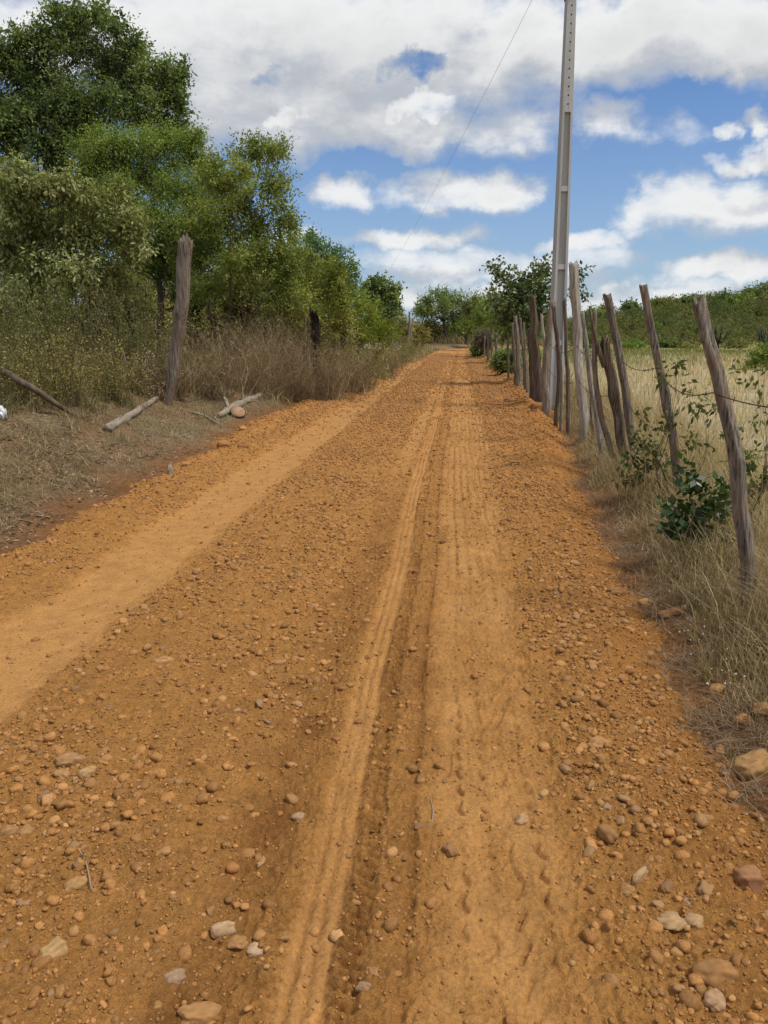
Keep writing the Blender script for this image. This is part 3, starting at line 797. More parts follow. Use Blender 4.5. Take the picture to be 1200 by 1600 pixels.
G_far = "trees and bushes along the left verge"
plant("yellow_green_bush", "yellow green bush right of the multi stemmed tree", "bush", (480, 560), 23,
      [(475, 420, 30, 30), (500, 450, 36, 36), (460, 470, 40, 40), (520, 430, 20, 30), (490, 510, 50, 36), (440, 500, 34, 34), (535, 470, 24, 26)],
      n=15000, leaf=0.085, aspect=0.5, spray=0.40, pal=YG, seed=21, stems=4, r0=0.05, trunk="stems", crown="foliage", group=G_far)
plant("wispy_tree", "blue green wispy tree poking out above the yellow green bush", "tree", (510, 560), 32,
      [(492, 385, 18, 18), (512, 400, 26, 22), (530, 398, 14, 12), (545, 415, 18, 14), (500, 425, 34, 26), (557, 432, 10, 8), (483, 372, 8, 12), (530, 450, 36, 30)],
      n=9000, leaf=0.12, aspect=0.4, spray=0.55, pal=BG, seed=22, r0=0.1, fork=0.6, twigs=5, group=G_far, updir=0.5)
plant("round_dark_tree", "small round crowned dark green tree before the far gap of sky", "tree", (590, 560), 44,
      [(585, 450, 20, 14), (605, 455, 18, 16), (592, 472, 26, 18), (615, 468, 12, 12), (575, 470, 18, 16), (600, 495, 26, 18)],
      n=9000, leaf=0.16, aspect=0.6, spray=0.5, pal=DK, seed=23, r0=0.12, fork=0.5, group=G_far)
plant("lime_bush", "lime green feathery bush below the round crowned dark tree", "bush", (555, 575), 29,
      [(550, 490, 30, 22), (575, 500, 28, 22), (530, 510, 34, 26), (560, 525, 40, 22), (595, 520, 24, 18), (520, 470, 20, 24)],
      n=13000, leaf=0.085, aspect=0.4, spray=0.5, pal=[(0.12, 0.155, 0.018), (0.19, 0.225, 0.026), (0.26, 0.28, 0.036)], seed=24, stems=4, r0=0.05, trunk="stems", crown="foliage", group=G_far)
plant("green_bush", "olive bush low on the left verge in front of the lime green bush", "bush", (520, 600), 24,
      [(500, 555, 36, 26), (545, 560, 34, 24), (460, 540, 40, 30), (580, 560, 24, 20), (525, 535, 36, 22)],
      n=10000, leaf=0.085, aspect=0.45, spray=0.35, pal=OL, seed=25, stems=5, r0=0.03, trunk="stems", crown="foliage", group=G_far)
plant("pale_bush", "pale olive bush at the far left bend beside the grey stakes", "bush", (625, 560), 54,
      [(622, 492, 12, 14), (612, 510, 18, 16), (635, 520, 14, 14), (600, 535, 22, 16), (630, 505, 12, 12)],
      n=5000, leaf=0.14, aspect=0.5, spray=0.5, pal=OL, seed=26, stems=4, r0=0.05, trunk="stems", crown="foliage", group=G_far)
plant("leafy_bush", "deep green bush tucked behind the yellow green bush", "bush", (560, 560), 36,
      [(540, 450, 30, 22), (560, 470, 30, 22), (520, 480, 40, 30), (470, 400, 30, 40), (440, 440, 40, 40)],
      n=9000, leaf=0.13, aspect=0.5, spray=0.5, pal=BR, seed=27, stems=3, r0=0.07, trunk="stems", crown="foliage", group=G_far)

for k, (u, v, Y, ru, rv, pal, lab) in enumerate([
 (60, 486, 24, 70, 62, BR, "shaded green understory bush behind the weeds at the picture edge"), (200, 486, 25, 60, 62, OL, "shaded olive understory bush behind the grey stalked weeds"),
 (300, 486, 30, 50, 62, BR, "green understory bush seen through the multi stemmed tree"), (390, 476, 27, 60, 62, OL, "olive understory bush behind the multi stemmed tree"), (450, 486, 30, 50, 62, BR, "green understory bush behind the burnt stump")]):
    plant("understory_bush", lab, "bush", (u, v + rv), Y, [(u, v, ru, rv), (u - ru * .7, v + rv * .3, ru * .7, rv), (u + ru * .7, v + rv * .3, ru * .7, rv), (u, v - rv * .6, ru * .7, rv * .7)],
          n=18000, leaf=.10, aspect=.5, spray=.5, pal=pal, seed=150 + k, stems=5, r0=.03, trunk="stems", crown="foliage", group="understory bushes on the left")

# dry brown brush at the foot of the trees
def brush(u, v, Y, ru, rv, label, seed, n=260, tint=1.0, nleaf=900):
    r = np.random.default_rng(seed)
    b = gp(u, v + rv + 8) if Y is None else P(u, v + rv, Y); Y = float(b[1]); bz = float(surf_z(b[:1], b[1:2])[0]); B = np.array([b[0], Y, bz])
    root = tag(empty("dry_brush", B), label, "brush", "dry brush along the left verge")
    mb = MB(); a = px(ru, Y); h = max(px(2 * rv, Y), P(u, v - rv, Y)[2] - bz)
    for k in range(n):
        p0 = B + [r.normal(0, a * .45), r.normal(0, a * .4), 0]
        ang = r.uniform(0, 2 * math.pi); hh = h * r.uniform(.35, 1.05); out = r.uniform(.15, .8) * h
        e = p0 + [math.cos(ang) * out, math.sin(ang) * out * .8, hh]
        q_ = wig(p0, e, 5, 0.08, r)
        r1 = r.uniform(.0026, .0065)
        cc = np.array(random.choice(DRY)) * r.uniform(.6, 1.3) * tint
        mb.tube(q_, np.linspace(r1, r1 * .35, 5), 3, cc, cap=False)
        for _ in range(3):
            s0 = q_[r.integers(1, 5)]
            mb.tube(wig(s0, s0 + unit(r.normal(size=3) + [0, 0, .3]) * h * r.uniform(.12, .35), 4, .1, r), np.linspace(r1 * .5, r1 * .2, 4), 3, cc, cap=False)
    link("twigs", mb.mesh("twigs", offset=B), M_straw, root)
    cl = [(B + [r.normal(0, a * .4), r.normal(0, a * .3), h * r.uniform(.2, .75)], np.array([a * .6, a * .5, h * .35])) for _ in range(5)]
    V, Q, cc = leaves(cl, nleaf, .25, .035, .4, .3, [tuple(np.array(x) * tint) for x in DRY] + [(.13, .12, .045)], seed + 3, 8, .8)
    link("dry_leaves", fast_mesh("dry_leaves", V - B, [Q], cc, False), M_straw, root)
for k, a in enumerate([
 (330, 562, None, 44, 50, "reddish brown dry brush under the multi stemmed tree", 61),
 (395, 558, None, 44, 52, "brown dry brush behind the fallen forked branch", 62),
 (455, 566, None, 44, 48, "straw brown dry brush between forked branch and burnt stump", 63),
 (512, 574, None, 42, 42, "grey brown dry brush at the foot of the burnt stump", 64),
 (555, 572, None, 34, 34, "pale straw dry brush on the verge beyond the burnt stump", 65),
 (600, 562, None, 26, 18, "pale dry brush at the far end of the left verge", 66),
 (268, 585, None, 30, 30, "thin dry brush right behind the lone leaning post", 67),
 (425, 520, 20.0, 44, 40, "tall tangled dry brush high behind the forked branch", 68)]):
    brush(*a)

# --- far end of the road and right side
G_r = "trees and bushes beyond the bend"
plant("spreading_tree", "far spreading tree standing over the bend of the road", "tree", (700, 545), 86,
      [(690, 462, 22, 13), (668, 478, 18, 11), (710, 472, 20, 12), (690, 482, 32, 13), (725, 485, 15, 10), (660, 490, 12, 8), (700, 496, 30, 10)],
      n=9000, leaf=0.26, aspect=0.4, spray=0.9, pal=DK, seed=31, r0=0.2, fork=0.55, twigs=5, group=G_r, updir=0.5)
for k, (nm, u, v, Y, ru, rv, pal, lab) in enumerate([
 ("bush", 670, 512, 88, 26, 14, OL, "olive bush under the far spreading tree, left of its trunk"),
 ("bush", 718, 508, 92, 24, 16, BR, "green bush right of the trunk of the far spreading tree"),
 ("bush", 742, 500, 80, 18, 20, BR, "green bush at the far bend beside the dark stake"),
 ("airy_tree", 742, 476, 70, 18, 16, [(.11, .145, .05), (.17, .20, .07), (.23, .26, .10)], "pale airy tree between the spreading tree and the roadside thicket"),
 ("bush", 650, 522, 66, 16, 12, WD, "low weedy bush at the left of the far bend"),
 ("tree", 762, 488, 52, 22, 26, BR, "mid green tree behind the grey fence posts at the bend"),
 ("tree", 792, 488, 40, 28, 30, BR, "feathery mid green tree behind the three thin fence posts"),
 ("tree", 836, 500, 34, 30, 34, DK, "dark tree between the three thin posts and the concrete pole"),
 ("bush", 757, 528, 48, 12, 12, [(.15, .12, .10), (.22, .185, .15)], "grey purple leafless bush at the bend fence"),
 ("bush", 750, 545, 50, 10, 9, DK, "small dark bush at the road edge by the bend"),
]):
    plant(nm, lab, nm.split('_')[-1], (u, v + rv), Y, [(u, v, ru, rv), (u - ru * .6, v + rv * .3, ru * .7, rv * .7), (u + ru * .6, v + rv * .25, ru * .7, rv * .75), (u, v - rv * .5, ru * .6, rv * .6), (u, v + rv * .7, ru, rv * .6)],
          n=5000, leaf=max(.08, .0028 * Y), aspect=.42, spray=.012 * Y, pal=pal, seed=70 + k, stems=3, r0=.05, trunk="stems", crown="foliage", group=G_r, twigs=4)
plant("broadleaf_tree", "sparse broad leaved tree rising behind the fence and concrete pole", "tree", (835, 590), 24,
      [(778, 425, 14, 12), (800, 442, 22, 16), (832, 438, 22, 16), (852, 420, 20, 12), (815, 462, 30, 18), (845, 455, 26, 20), (906, 428, 8, 11), (910, 458, 7, 9), (786, 470, 24, 16), (840, 490, 34, 22), (768, 412, 6, 5), (800, 500, 30, 24)],
      n=5200, leaf=0.13, aspect=0.6, spray=0.45, droop=0.4, pal=[(.065, .10, .03), (.11, .15, .045), (.16, .20, .065)], seed=32, r0=0.07, fork=0.55, twigs=5, per=9, mat=M_leaf_glossy)
plant("dark_shrub", "dark green leafy shrub on the road side of the fence", "shrub", (789, 588), 28.5,
      [(788, 560, 16, 14), (800, 556, 12, 12), (780, 568, 14, 12), (792, 574, 18, 10), (806, 568, 10, 10)],
      n=4200, leaf=0.10, aspect=0.5, spray=0.3, pal=DK, seed=33, stems=5, r0=0.02, trunk="stems", crown="foliage")

# near right: twiggy shrubs in the fence
plant("sapling", "thin sapling with few drooping leaves between the two nearest leaning posts", "sapling", (1072, 790), 6.4,
      [(1030, 590, 14, 12), (1068, 615, 16, 14), (1000, 640, 12, 10), (1088, 640, 14, 14), (1055, 570, 18, 12), (1040, 660, 18, 20), (1012, 700, 14, 16), (1078, 690, 18, 20), (1110, 640, 14, 12)],
      n=300, leaf=0.06, aspect=0.45, spray=0.22, droop=0.7, pal=[(.07, .085, .03), (.11, .12, .04), (.16, .15, .05)], seed=34, stems=6, r0=0.010, fork=0.4, twigs=4, per=5, trunk="stems", crown="leaves")
plant("bare_sapling", "almost leafless brown sapling beyond the nearest post at the frame edge", "sapling", (1150, 740), 5.4,
      [(1150, 570, 6, 22), (1185, 600, 22, 16), (1120, 630, 14, 14), (1190, 650, 20, 14), (1205, 690, 22, 16), (1165, 670, 20, 16), (1125, 690, 14, 20), (1195, 570, 14, 14)],
      n=130, leaf=0.055, aspect=0.45, spray=0.2, droop=0.5, pal=[(.08, .11, .03), (.14, .15, .05)], seed=35, stems=5, r0=0.008, fork=0.35, twigs=4, per=5, trunk="stems", crown="leaves")
plant("glossy_shrub", "dark glossy green shrub at the foot of the nearest leaning post", "shrub", (1095, 890), 5.0,
      [(1088, 758, 18, 16), (1062, 800, 26, 14), (1114, 790, 20, 20), (1082, 826, 32, 20), (1124, 845, 18, 26), (1044, 822, 16, 9), (1100, 872, 36, 20), (1130, 760, 10, 18), (1070, 735, 8, 14)],
      n=1150, leaf=0.06, aspect=0.6, spray=0.16, droop=0.35, pal=[(.020, .048, .012), (.036, .082, .018), (.065, .12, .026), (.12, .14, .045)], seed=36, stems=7, r0=0.007, fork=0.4, twigs=4, per=7, mat=M_leaf_glossy, trunk="stems", crown="foliage")
plant("olive_sapling", "small olive leaved shrub at the foot of the second leaning post", "shrub", (1010, 760), 7.0,
      [(1000, 690, 16, 14), (985, 715, 14, 14), (1020, 715, 16, 16), (995, 745, 24, 14), (1030, 750, 18, 16)],
      n=420, leaf=0.065, aspect=0.5, spray=0.2, droop=0.5, pal=[(.05, .06, .02), (.085, .10, .03), (.13, .13, .045)], seed=37, stems=6, r0=0.006, fork=0.4, twigs=4, per=6, trunk="stems", crown="foliage")
plant("green_weed", "light green weed spreading in the straw right of the nearest post", "weeds", (1185, 800), 5.6,
      [(1170, 720, 22, 16), (1195, 755, 24, 20), (1160, 770, 16, 20), (1190, 800, 24, 18)],
      n=700, leaf=0.045, aspect=0.5, spray=0.16, droop=0.1, pal=[(.09, .11, .035), (.14, .16, .05), (.2, .2, .08)], seed=38, stems=8, r0=0.005, fork=0.4, twigs=3, per=7, trunk="stems", crown="foliage")
plant("field_bush", "rounded green bush standing in the field at the frame edge", "bush", (1195, 590), 34,
      [(1190, 555, 16, 14), (1205, 550, 16, 14), (1180, 570, 14, 12), (1200, 575, 20, 12)],
      n=3500, leaf=0.13, aspect=0.5, spray=0.4, pal=BR, seed=39, stems=4, r0=0.03, trunk="stems", crown="foliage")

# columnar cacti at the foot of the hill
M_cactus = plain_mat("cactus_skin", (0.028, 0.036, 0.020), 0.8, 0, 0.3, 5)
for (u, v, Y, hpx, n_, lab, sd) in [(1121, 548, 82, 34, 9, "dark candelabra cactus behind the nearest leaning post", 1), (1196, 548, 80, 32, 8, "dark candelabra cactus at the frame edge before the hill", 2)]:
    r = np.random.default_rng(sd); b = P(u, v, Y); bz = float(ground_z(np.array([b[0]]), np.array([Y]))[0]); B = np.array([b[0], Y, bz]); hh = px(hpx, Y)
    root = tag(empty("cactus", B), lab, "cactus", "cacti at the foot of the hill")
    mb = MB(); mb.tube(np.array([B - [0, 0, .2], B + [0, 0, hh * .35]]), [.14, .12], 8)
    link("trunk", mb.mesh("trunk", offset=B), M_cactus, root)
    for k in range(n_):
        a = r.uniform(0, 6.28); o_ = r.uniform(.2, .8); s0 = B + [0, 0, hh * r.uniform(.15, .35)]; mid = s0 + [math.cos(a) * o_, math.sin(a) * o_, hh * .18]
        e = mid + [math.cos(a) * .25, math.sin(a) * .25, hh * r.uniform(.3, .62)]
        mb = MB(); mb.tube(np.array([s0, (s0 + mid) / 2 + [0, 0, -.05], mid, (mid + e) / 2, e]), [.1, .1, .095, .09, .05], 8)
        link("arm", mb.mesh("arm", offset=B), M_cactus, root)

# hillside scrub (one mass) and the trees that stand out on it
def scrub(n, seed):
    r = np.random.default_rng(seed); cl = []
    Yp = 78 + 170 * r.random(n * 3) ** 0.9; Xp = Yp * r.uniform(0.14, 0.66, n * 3)
    ok = (Xp - road_c(np.minimum(Yp, 90)) > 8)
    Xp, Yp = Xp[ok][:n], Yp[ok][:n]
    Zp = ground_z(Xp, Yp)
    V_, Q_, C_ = [], [], []; off = 0
    pals = [[(.11, .12, .04), (.15, .16, .052), (.20, .20, .07)], [(.095, .11, .036), (.135, .15, .048), (.18, .185, .066)], [(.06, .085, .027), (.09, .122, .036), (.13, .16, .05)], [(.14, .128, .05), (.185, .165, .07), (.23, .20, .095)]]
    for k in range(len(Xp)):
        R = r.choice([.9, 1.3, 1.8, 2.6], p=[.3, .35, .25, .1]) * r.uniform(.8, 1.25); h = R * r.uniform(.65, 1.05)
        cl = [(np.array([Xp[k] + r.normal(0, R * .5), Yp[k] + r.normal(0, R * .5), Zp[k] + h * r.uniform(.5, 1.0)]), np.array([R * .75, R * .75, h * .6])) for _ in range(3)]
        V, Q, C = leaves(cl, int(190 * R), .4, .21, .6, 0, pals[r.integers(0, 4)], seed + k, 10, .5)
        V_.append(V); Q_.append(Q + off); C_.append(C); off += len(V)
    return link("hillside_scrub", fast_mesh("hillside_scrub", np.concatenate(V_), [np.concatenate(Q_)], np.concatenate(C_), False), M_leaf)
tag(scrub(1050, 3000), "low olive scrub covering the hill beyond the field", "scrub", kind="stuff")

for k, (nm, u, v, Y, ru, rv, pal, lab) in enumerate([
 ("tree", 1190, 455, 190, 22, 14, DK, "dark dense tree topping the hill at the frame edge"),
 ("tree", 1155, 468, 175, 18, 11, BR, "bright green round tree just below the hilltop"),
 ("tree", 1172, 458, 200, 12, 9, DK, "dark tree left of the densest one on the hilltop"),
 ("tree", 1078, 468, 205, 20, 9, DK, "dark wide tree on the ridge behind the nearest leaning post"),
 ("tree", 1108, 470, 208, 14, 9, OL, "olive tree on the ridge right of the nearest leaning post"),
 ("tree", 1040, 472, 205, 14, 8, OL, "small olive tree on the ridge right of the second leaning post"),
 ("tree", 1022, 474, 204, 10, 7, BR, "small green tree on the ridge beside the second leaning post"),
 ("tree", 985, 478, 206, 12, 8, DK, "dark small tree on the ridge left of the second leaning post"),
 ("tree", 945, 484, 204, 12, 8, OL, "olive small tree on the ridge above the split post"),
 ("tree", 925, 490, 170, 14, 10, BR, "green tree low on the ridge right of the tall pale post"),
 ("tree", 1130, 464, 206, 9, 9, DK, "dark slim tree on the ridge between round and olive trees"),
 ("bush", 990, 540, 80, 18, 10, BR, "light green bush at the far field edge behind the split post"),
 ("bush", 1045, 536, 84, 18, 10, DK, "dark bush at the far field edge between the two nearest posts"),
 ("bush", 1075, 540, 82, 12, 7, OL, "pale olive bush at the far field edge by the nearest post"),
 ("bush", 1150, 538, 86, 20, 9, OL, "wide olive bush at the far field edge between the two cacti"),
 ("bush", 925, 538, 78, 20, 12, DK, "dark bush at the far field edge beside the tall pale post"),
]):
    plant("hill_" + nm if v < 500 else "field_edge_bush", lab, nm, (u, v + rv), Y, [(u, v, ru * .75, rv * .8), (u - ru * .5, v + rv * .3, ru * .6, rv * .7), (u + ru * .5, v + rv * .2, ru * .6, rv * .7), (u, v + rv * .6, ru, rv * .5)],
          n=2200, leaf=max(.15, .0028 * Y), aspect=.6, spray=.008 * Y, pal=pal, seed=120 + k, stems=2, r0=.08, group="trees on the hill" if v < 500 else "bushes at the far field edge", twigs=2, trunk="trunk" if v < 500 else "stems", crown="crown" if v < 500 else "foliage")

def proj(p):
    q_ = np.asarray(p) - [0, 0, CAM_Z]; dd = q_[1] * CP - q_[2] * SP
    return 600 + F * q_[0] / dd, 800 - F * (q_[1] * SP + q_[2] * CP) / dd
rh = np.random.default_rng(4100); k = 0
while k < 46:
    Yh = rh.uniform(92, 205); Xh = Yh * rh.uniform(.24, .62)
    zh = float(ground_z(np.array([Xh]), np.array([Yh]))[0]); R = rh.uniform(1.4, 3.4) * (1 if Yh < 150 else 1.25)
    u, v = proj((Xh, Yh, zh + R * .8)); w_ = R / Yh * F
    plant("scrub_tree", "rounded scrub tree standing among the low bushes of the hillside", "tree", base=(Xh, Yh), Y=Yh, clumps=[(u, v, w_ * .7, w_ * .6), (u - w_ * .6, v + w_ * .3, w_ * .55, w_ * .5), (u + w_ * .55, v + w_ * .25, w_ * .6, w_ * .5), (u + rh.normal(0, .3) * w_, v - w_ * .35, w_ * .5, w_ * .4)],
          n=1500, leaf=.26, aspect=.6, spray=.8, pal=[[tuple(q * f for q in c_) for c_ in p_] for p_, f in ((DK, .75), (OL, .62), (BR, .6), (DK, .6), (OL, .75))][k % 5], seed=4200 + k, stems=2, r0=.07, group="scrub trees dotted over the hillside", twigs=2)
    k += 1

# far woodland behind everything, reads as one mass
def far_wood(seed):
    r = np.random.default_rng(seed); V_, Q_, C_ = [], [], []; off = 0
    for k in range(260):
        a = r.uniform(-0.75, 0.16); Y = r.uniform(100, 190) if a > -0.08 else r.uniform(38, 150); x = a * Y
        if x - road_c(min(Y, 85)) > -6 and Y < 98: continue
        z = float(ground_z(np.array([x]), np.array([Y]))[0]); R = r.uniform(1.5, 3.2)
        hh = R * r.uniform(.9, 1.3) if a < -0.10 else R * .55
        cl = [(np.array([x + r.normal(0, R * .5), Y + r.normal(0, R * .5), z + hh * r.uniform(.3, 1.1)]), np.array([R * .8, R * .8, R * .5])) for _ in range(4)]
        V, Q, C = leaves(cl, 420, .7, .24 + .0012 * Y, .5, .1, random.choice([DK, BR, OL]), seed + k, 10, .5)
        V_.append(V); Q_.append(Q + off); C_.append(C); off += len(V)
    return link("far_woodland", fast_mesh("far_woodland", np.concatenate(V_), [np.concatenate(Q_)], np.concatenate(C_), False), M_leaf)
tag(far_wood(5000), "green woodland closing the view behind the roadside trees", "woodland", kind="stuff")

# ------------------------------------------------------------------ grass
def blades(x, y, h, w, lean, col, seed, name, label, mat=M_straw, z=None, up=1.0):
    r = np.random.default_rng(seed); n = len(x)
    z = surf_z(x, y) if z is None else z
    a = r.uniform(0, 2 * math.pi, n); b = a + r.normal(0, .6, n) + math.pi / 2
    ld = np.stack([np.cos(a), np.sin(a), np.zeros(n)], -1); sd = np.stack([np.cos(b), np.sin(b), np.zeros(n)], -1)
    base = np.stack([x, y, z - 0.01], -1)
    lv = []
    for f, wf in ((0, 1), (.38, .85), (.72, .55), (1, 0)):
        c0 = base + ld * (lean * h * f ** 1.7)[:, None] + np.array([0, 0, 1.0]) * (h * (f - .45 * np.minimum(lean, 1.2) * f * f) * up)[:, None]
        if wf: lv += [c0 + sd * (w * wf * .5)[:, None], c0 - sd * (w * wf * .5)[:, None]]
        else: lv += [c0]
    V = np.stack(lv, 1); k = np.arange(n)[:, None] * 7
    quads = np.concatenate([k + [0, 1, 3, 2], k + [2, 3, 5, 4]]); tris = k + [4, 5, 6]
    me = fast_mesh(name, V.reshape(-1, 3), [quads, tris], np.repeat(np.clip(col, 0.01, .9), 7, axis=0), True)
    return tag(link(name, me, mat), label, "grass", kind="stuff")

def clumped(n, y0, y1, smin, smax, seed, side, dens_scale=1.2, thr=-0.1, logy=True):
    """Points in the strip smin..smax metres outside the road edge."""
    r = np.random.default_rng(seed)
    y = np.exp(r.uniform(math.log(y0), math.log(y1), n * 4)) if logy else r.uniform(y0, y1, n * 4)
    d = smin + (smax - smin) * r.random(n * 4)
    s = edge_r(y) + d if side > 0 else edge_l(y) - d
    x = s + road_c(y)
    ok = r.uniform(-.45, .45, n * 4) + thr < fbm(x * dens_scale, y * dens_scale, 3, seed)
    return x[ok][:n], y[ok][:n], d[ok][:n]

def straw_col(n, seed, a=(0.46, 0.36, 0.19), b=(0.27, 0.20, 0.10), g=(0.17, 0.17, 0.06), gf=.15):
    r = np.random.default_rng(seed); t = r.random((n, 1))
    c = np.array(a) * t + np.array(b) * (1 - t)
    m = r.random((n, 1)) < gf
    return np.where(m, np.array(g), c) * r.uniform(.7, 1.2, (n, 1))

# tall dry grass along the near fence
x, y, d = clumped(20000, 2.3, 15, 0.16, 1.7, 201, 1, 2.0, -.1)
r_ = np.random.default_rng(202); h = (0.09 + 0.52 * ss(.15, .95, d) * r_.uniform(.4, 1.25, len(x)))
blades(x, y, h, r_.uniform(.002, .0048, len(x)) * (1 + .06 * y), r_.uniform(.25, 1.0, len(x)), straw_col(len(x), 203, (.58, .45, .26), (.34, .245, .13), gf=.07), 204, "verge_grass", "tall dry straw grass along the foot of the fence")
# low grey dead grass on the shoulder
x, y, d = clumped(9000, 2.2, 16, -0.02, 0.55, 211, 1, 2.6, .0)
h = r_.uniform(.03, .14, len(x))
blades(x, y, h, r_.uniform(.002, .004, len(x)) * (1 + .06 * y), r_.uniform(.8, 1.8, len(x)), straw_col(len(x), 213, (.36, .27, .18), (.2, .13, .075), gf=.04), 214, "dead_grass", "low greyish dead grass on the road shoulder")
# the field
x, y, d = clumped(60000, 5, 70, 1.0, 46, 221, 1, .5, -.35)
k_ = np.nonzero((x < 0.6 * y + 1.5) & (x > 0))[0]; x, y = x[k_], y[k_]
h = (.35 + .25 * fbm(x * .25, y * .25, 3, 222)) * r_.uniform(.6, 1.3, len(x))
gm = np.clip(ss(30, 58, y + 12 * fbm(x * .06, y * .06, 4, 63)), 0, 1)[:, None]
fc = straw_col(len(x), 223, (.66, .53, .33), (.45, .35, .20), gf=.04) * (1 - gm) + straw_col(len(x), 224, (.27, .26, .09), (.18, .18, .055), gf=.3) * gm
blades(x, y, h, r_.uniform(.006, .010, len(x)) * (.5 + .085 * y), r_.uniform(.15, .7, len(x)), fc, 225, "field_grass", "pale dry grass of the field turning greenish towards the hill")
# left verge: flattened straw and weeds
x, y, d = clumped(36000, 3.2, 18, 0.35, 3.8, 231, -1, 1.1, -.14)
h = r_.uniform(.05, .16, len(x)) + .22 * ss(1.4, 3.2, d) * r_.random(len(x))
blades(x, y, h, r_.uniform(.0022, .0045, len(x)) * (1 + .05 * y), r_.uniform(.7, 1.9, len(x)), straw_col(len(x), 233, (.50, .41, .25), (.27, .19, .11), (.19, .19, .08), .14), 234, "verge_straw", "flattened dry straw on the left bank of the road")
x, y, d = clumped(22000, 6, 30, 1.9, 6.0, 241, -1, .9, -.1)
h = r_.uniform(.2, .65, len(x))
blades(x, y, h, r_.uniform(.003, .006, len(x)) * (1 + .05 * y), r_.uniform(.3, 1.2, len(x)), straw_col(len(x), 243, (.44, .36, .2), (.25, .18, .1), (.18, .19, .065), .4), 244, "undergrowth", "tall mixed straw and weeds under the left hand trees")
x, y, d = clumped(6000, 17, 75, .1, 1.8, 251, -1, .9, -.2)
h = r_.uniform(.15, .55, len(x))
blades(x, y, h, r_.uniform(.008, .014, len(x)) * (.5 + .05 * y), r_.uniform(.3, 1.2, len(x)), straw_col(len(x), 253, gf=.2), 254, "far_verge_grass", "dry grass fringe on the far left verge")
x, y, d = clumped(5000, 14, 75, .05, 1.4, 261, 1, .9, -.2)
h = r_.uniform(.12, .5, len(x))
blades(x, y, h, r_.uniform(.008, .014, len(x)) * (.5 + .05 * y), r_.uniform(.3, 1.0, len(x)), straw_col(len(x), 263, gf=.15), 264, "far_fence_grass", "dry grass fringe along the far fence")
# dry grass closing the bend
n = 5000; y = r_.uniform(84, 100, n); x = road_c(80) + r_.uniform(-9, 8, n); ok = (x < road_c(y) - 3.0); x, y = x[ok], y[ok]
blades(x, y, r_.uniform(.4, 1.3, len(x)), r_.uniform(.03, .07, len(x)), r_.uniform(.2, .8, len(x)), straw_col(len(x), 273, (.36, .27, .14), (.22, .16, .08), gf=.3), 274, "bend_grass", "brown dry grass beyond the bend of the road")

# straw tufts standing on the left bank
r5 = np.random.default_rng(245); cx, cy, cd = clumped(420, 3.6, 24, .5, 4.2, 246, -1, 1.0, -.05)
m = 34; x = np.repeat(cx, m) + r5.normal(0, .07, len(cx) * m) * np.repeat(r5.uniform(.5, 1.6, len(cx)), m); y = np.repeat(cy, m) + r5.normal(0, .07, len(cx) * m)
hh = np.repeat(r5.uniform(.10, .42, len(cx)) * (.55 + .16 * cd), m) * r5.uniform(.4, 1.15, len(x))
tint = np.repeat(r5.uniform(.65, 1.15, (len(cx), 1)), m, axis=0)
blades(x, y, hh, r5.uniform(.0025, .0045, len(x)) * (1 + .05 * y), r5.uniform(.3, 1.5, len(x)), straw_col(len(x), 247, (.50, .41, .25), (.29, .21, .12), (.20, .20, .08), .22) * tint, 248, "straw_tufts", "straw tufts standing on the left bank")

# tangled straw at the feet of the fence posts
r6 = np.random.default_rng(255); cx, cy, cd = clumped(330, 3.2, 22, .22, 1.2, 256, 1, 1.3, .05)
m = 36; x = np.repeat(cx, m) + r6.normal(0, .055, len(cx) * m) * np.repeat(r6.uniform(.5, 1.6, len(cx)), m); y = np.repeat(cy, m) + r6.normal(0, .07, len(cx) * m)
hh = np.repeat(r6.uniform(.14, .62, len(cx)), m) * r6.uniform(.4, 1.15, len(x))
tint = np.repeat(r6.uniform(.55, 1.1, (len(cx), 1)), m, axis=0)
blades(x, y, hh, r6.uniform(.0022, .0042, len(x)) * (1 + .06 * y), r6.uniform(.2, 1.3, len(x)), straw_col(len(x), 257, (.54, .42, .25), (.28, .19, .10), (.20, .20, .08), .12) * tint, 258, "fence_tufts", "tangled straw tufts at the feet of the fence posts")

# dead leaves on the left bank
x, y, d = clumped(18000, 3.2, 17, .12, 3.6, 281, -1, 1.2, .05)
n = len(x); z = surf_z(x, y) + .006
a = r_.uniform(0, 6.28, n); L = r_.uniform(.008, .034, n); t = r_.normal(0, .25, (n, 2))
dv = np.stack([np.cos(a), np.sin(a), t[:, 0]], -1) * L[:, None]; wv = np.stack([-np.sin(a), np.cos(a), t[:, 1]], -1) * (L * .45)[:, None]
p = np.stack([x, y, z], -1)
V = np.stack([p - dv, p + wv, p + dv + [0, 0, .004], p - wv], 1).reshape(-1, 3)
cc = np.array([(.24, .145, .08), (.34, .24, .14), (.15, .08, .045), (.42, .34, .24)])[r_.integers(0, 4, n)] * r_.uniform(.7, 1.2, (n, 1))
tag(link("leaf_litter", fast_mesh("leaf_litter", V, [np.arange(n * 4).reshape(n, 4)], np.repeat(cc, 4, axis=0), False), M_straw), "brown dead leaves strewn over the left bank", "leaf litter", kind="stuff")

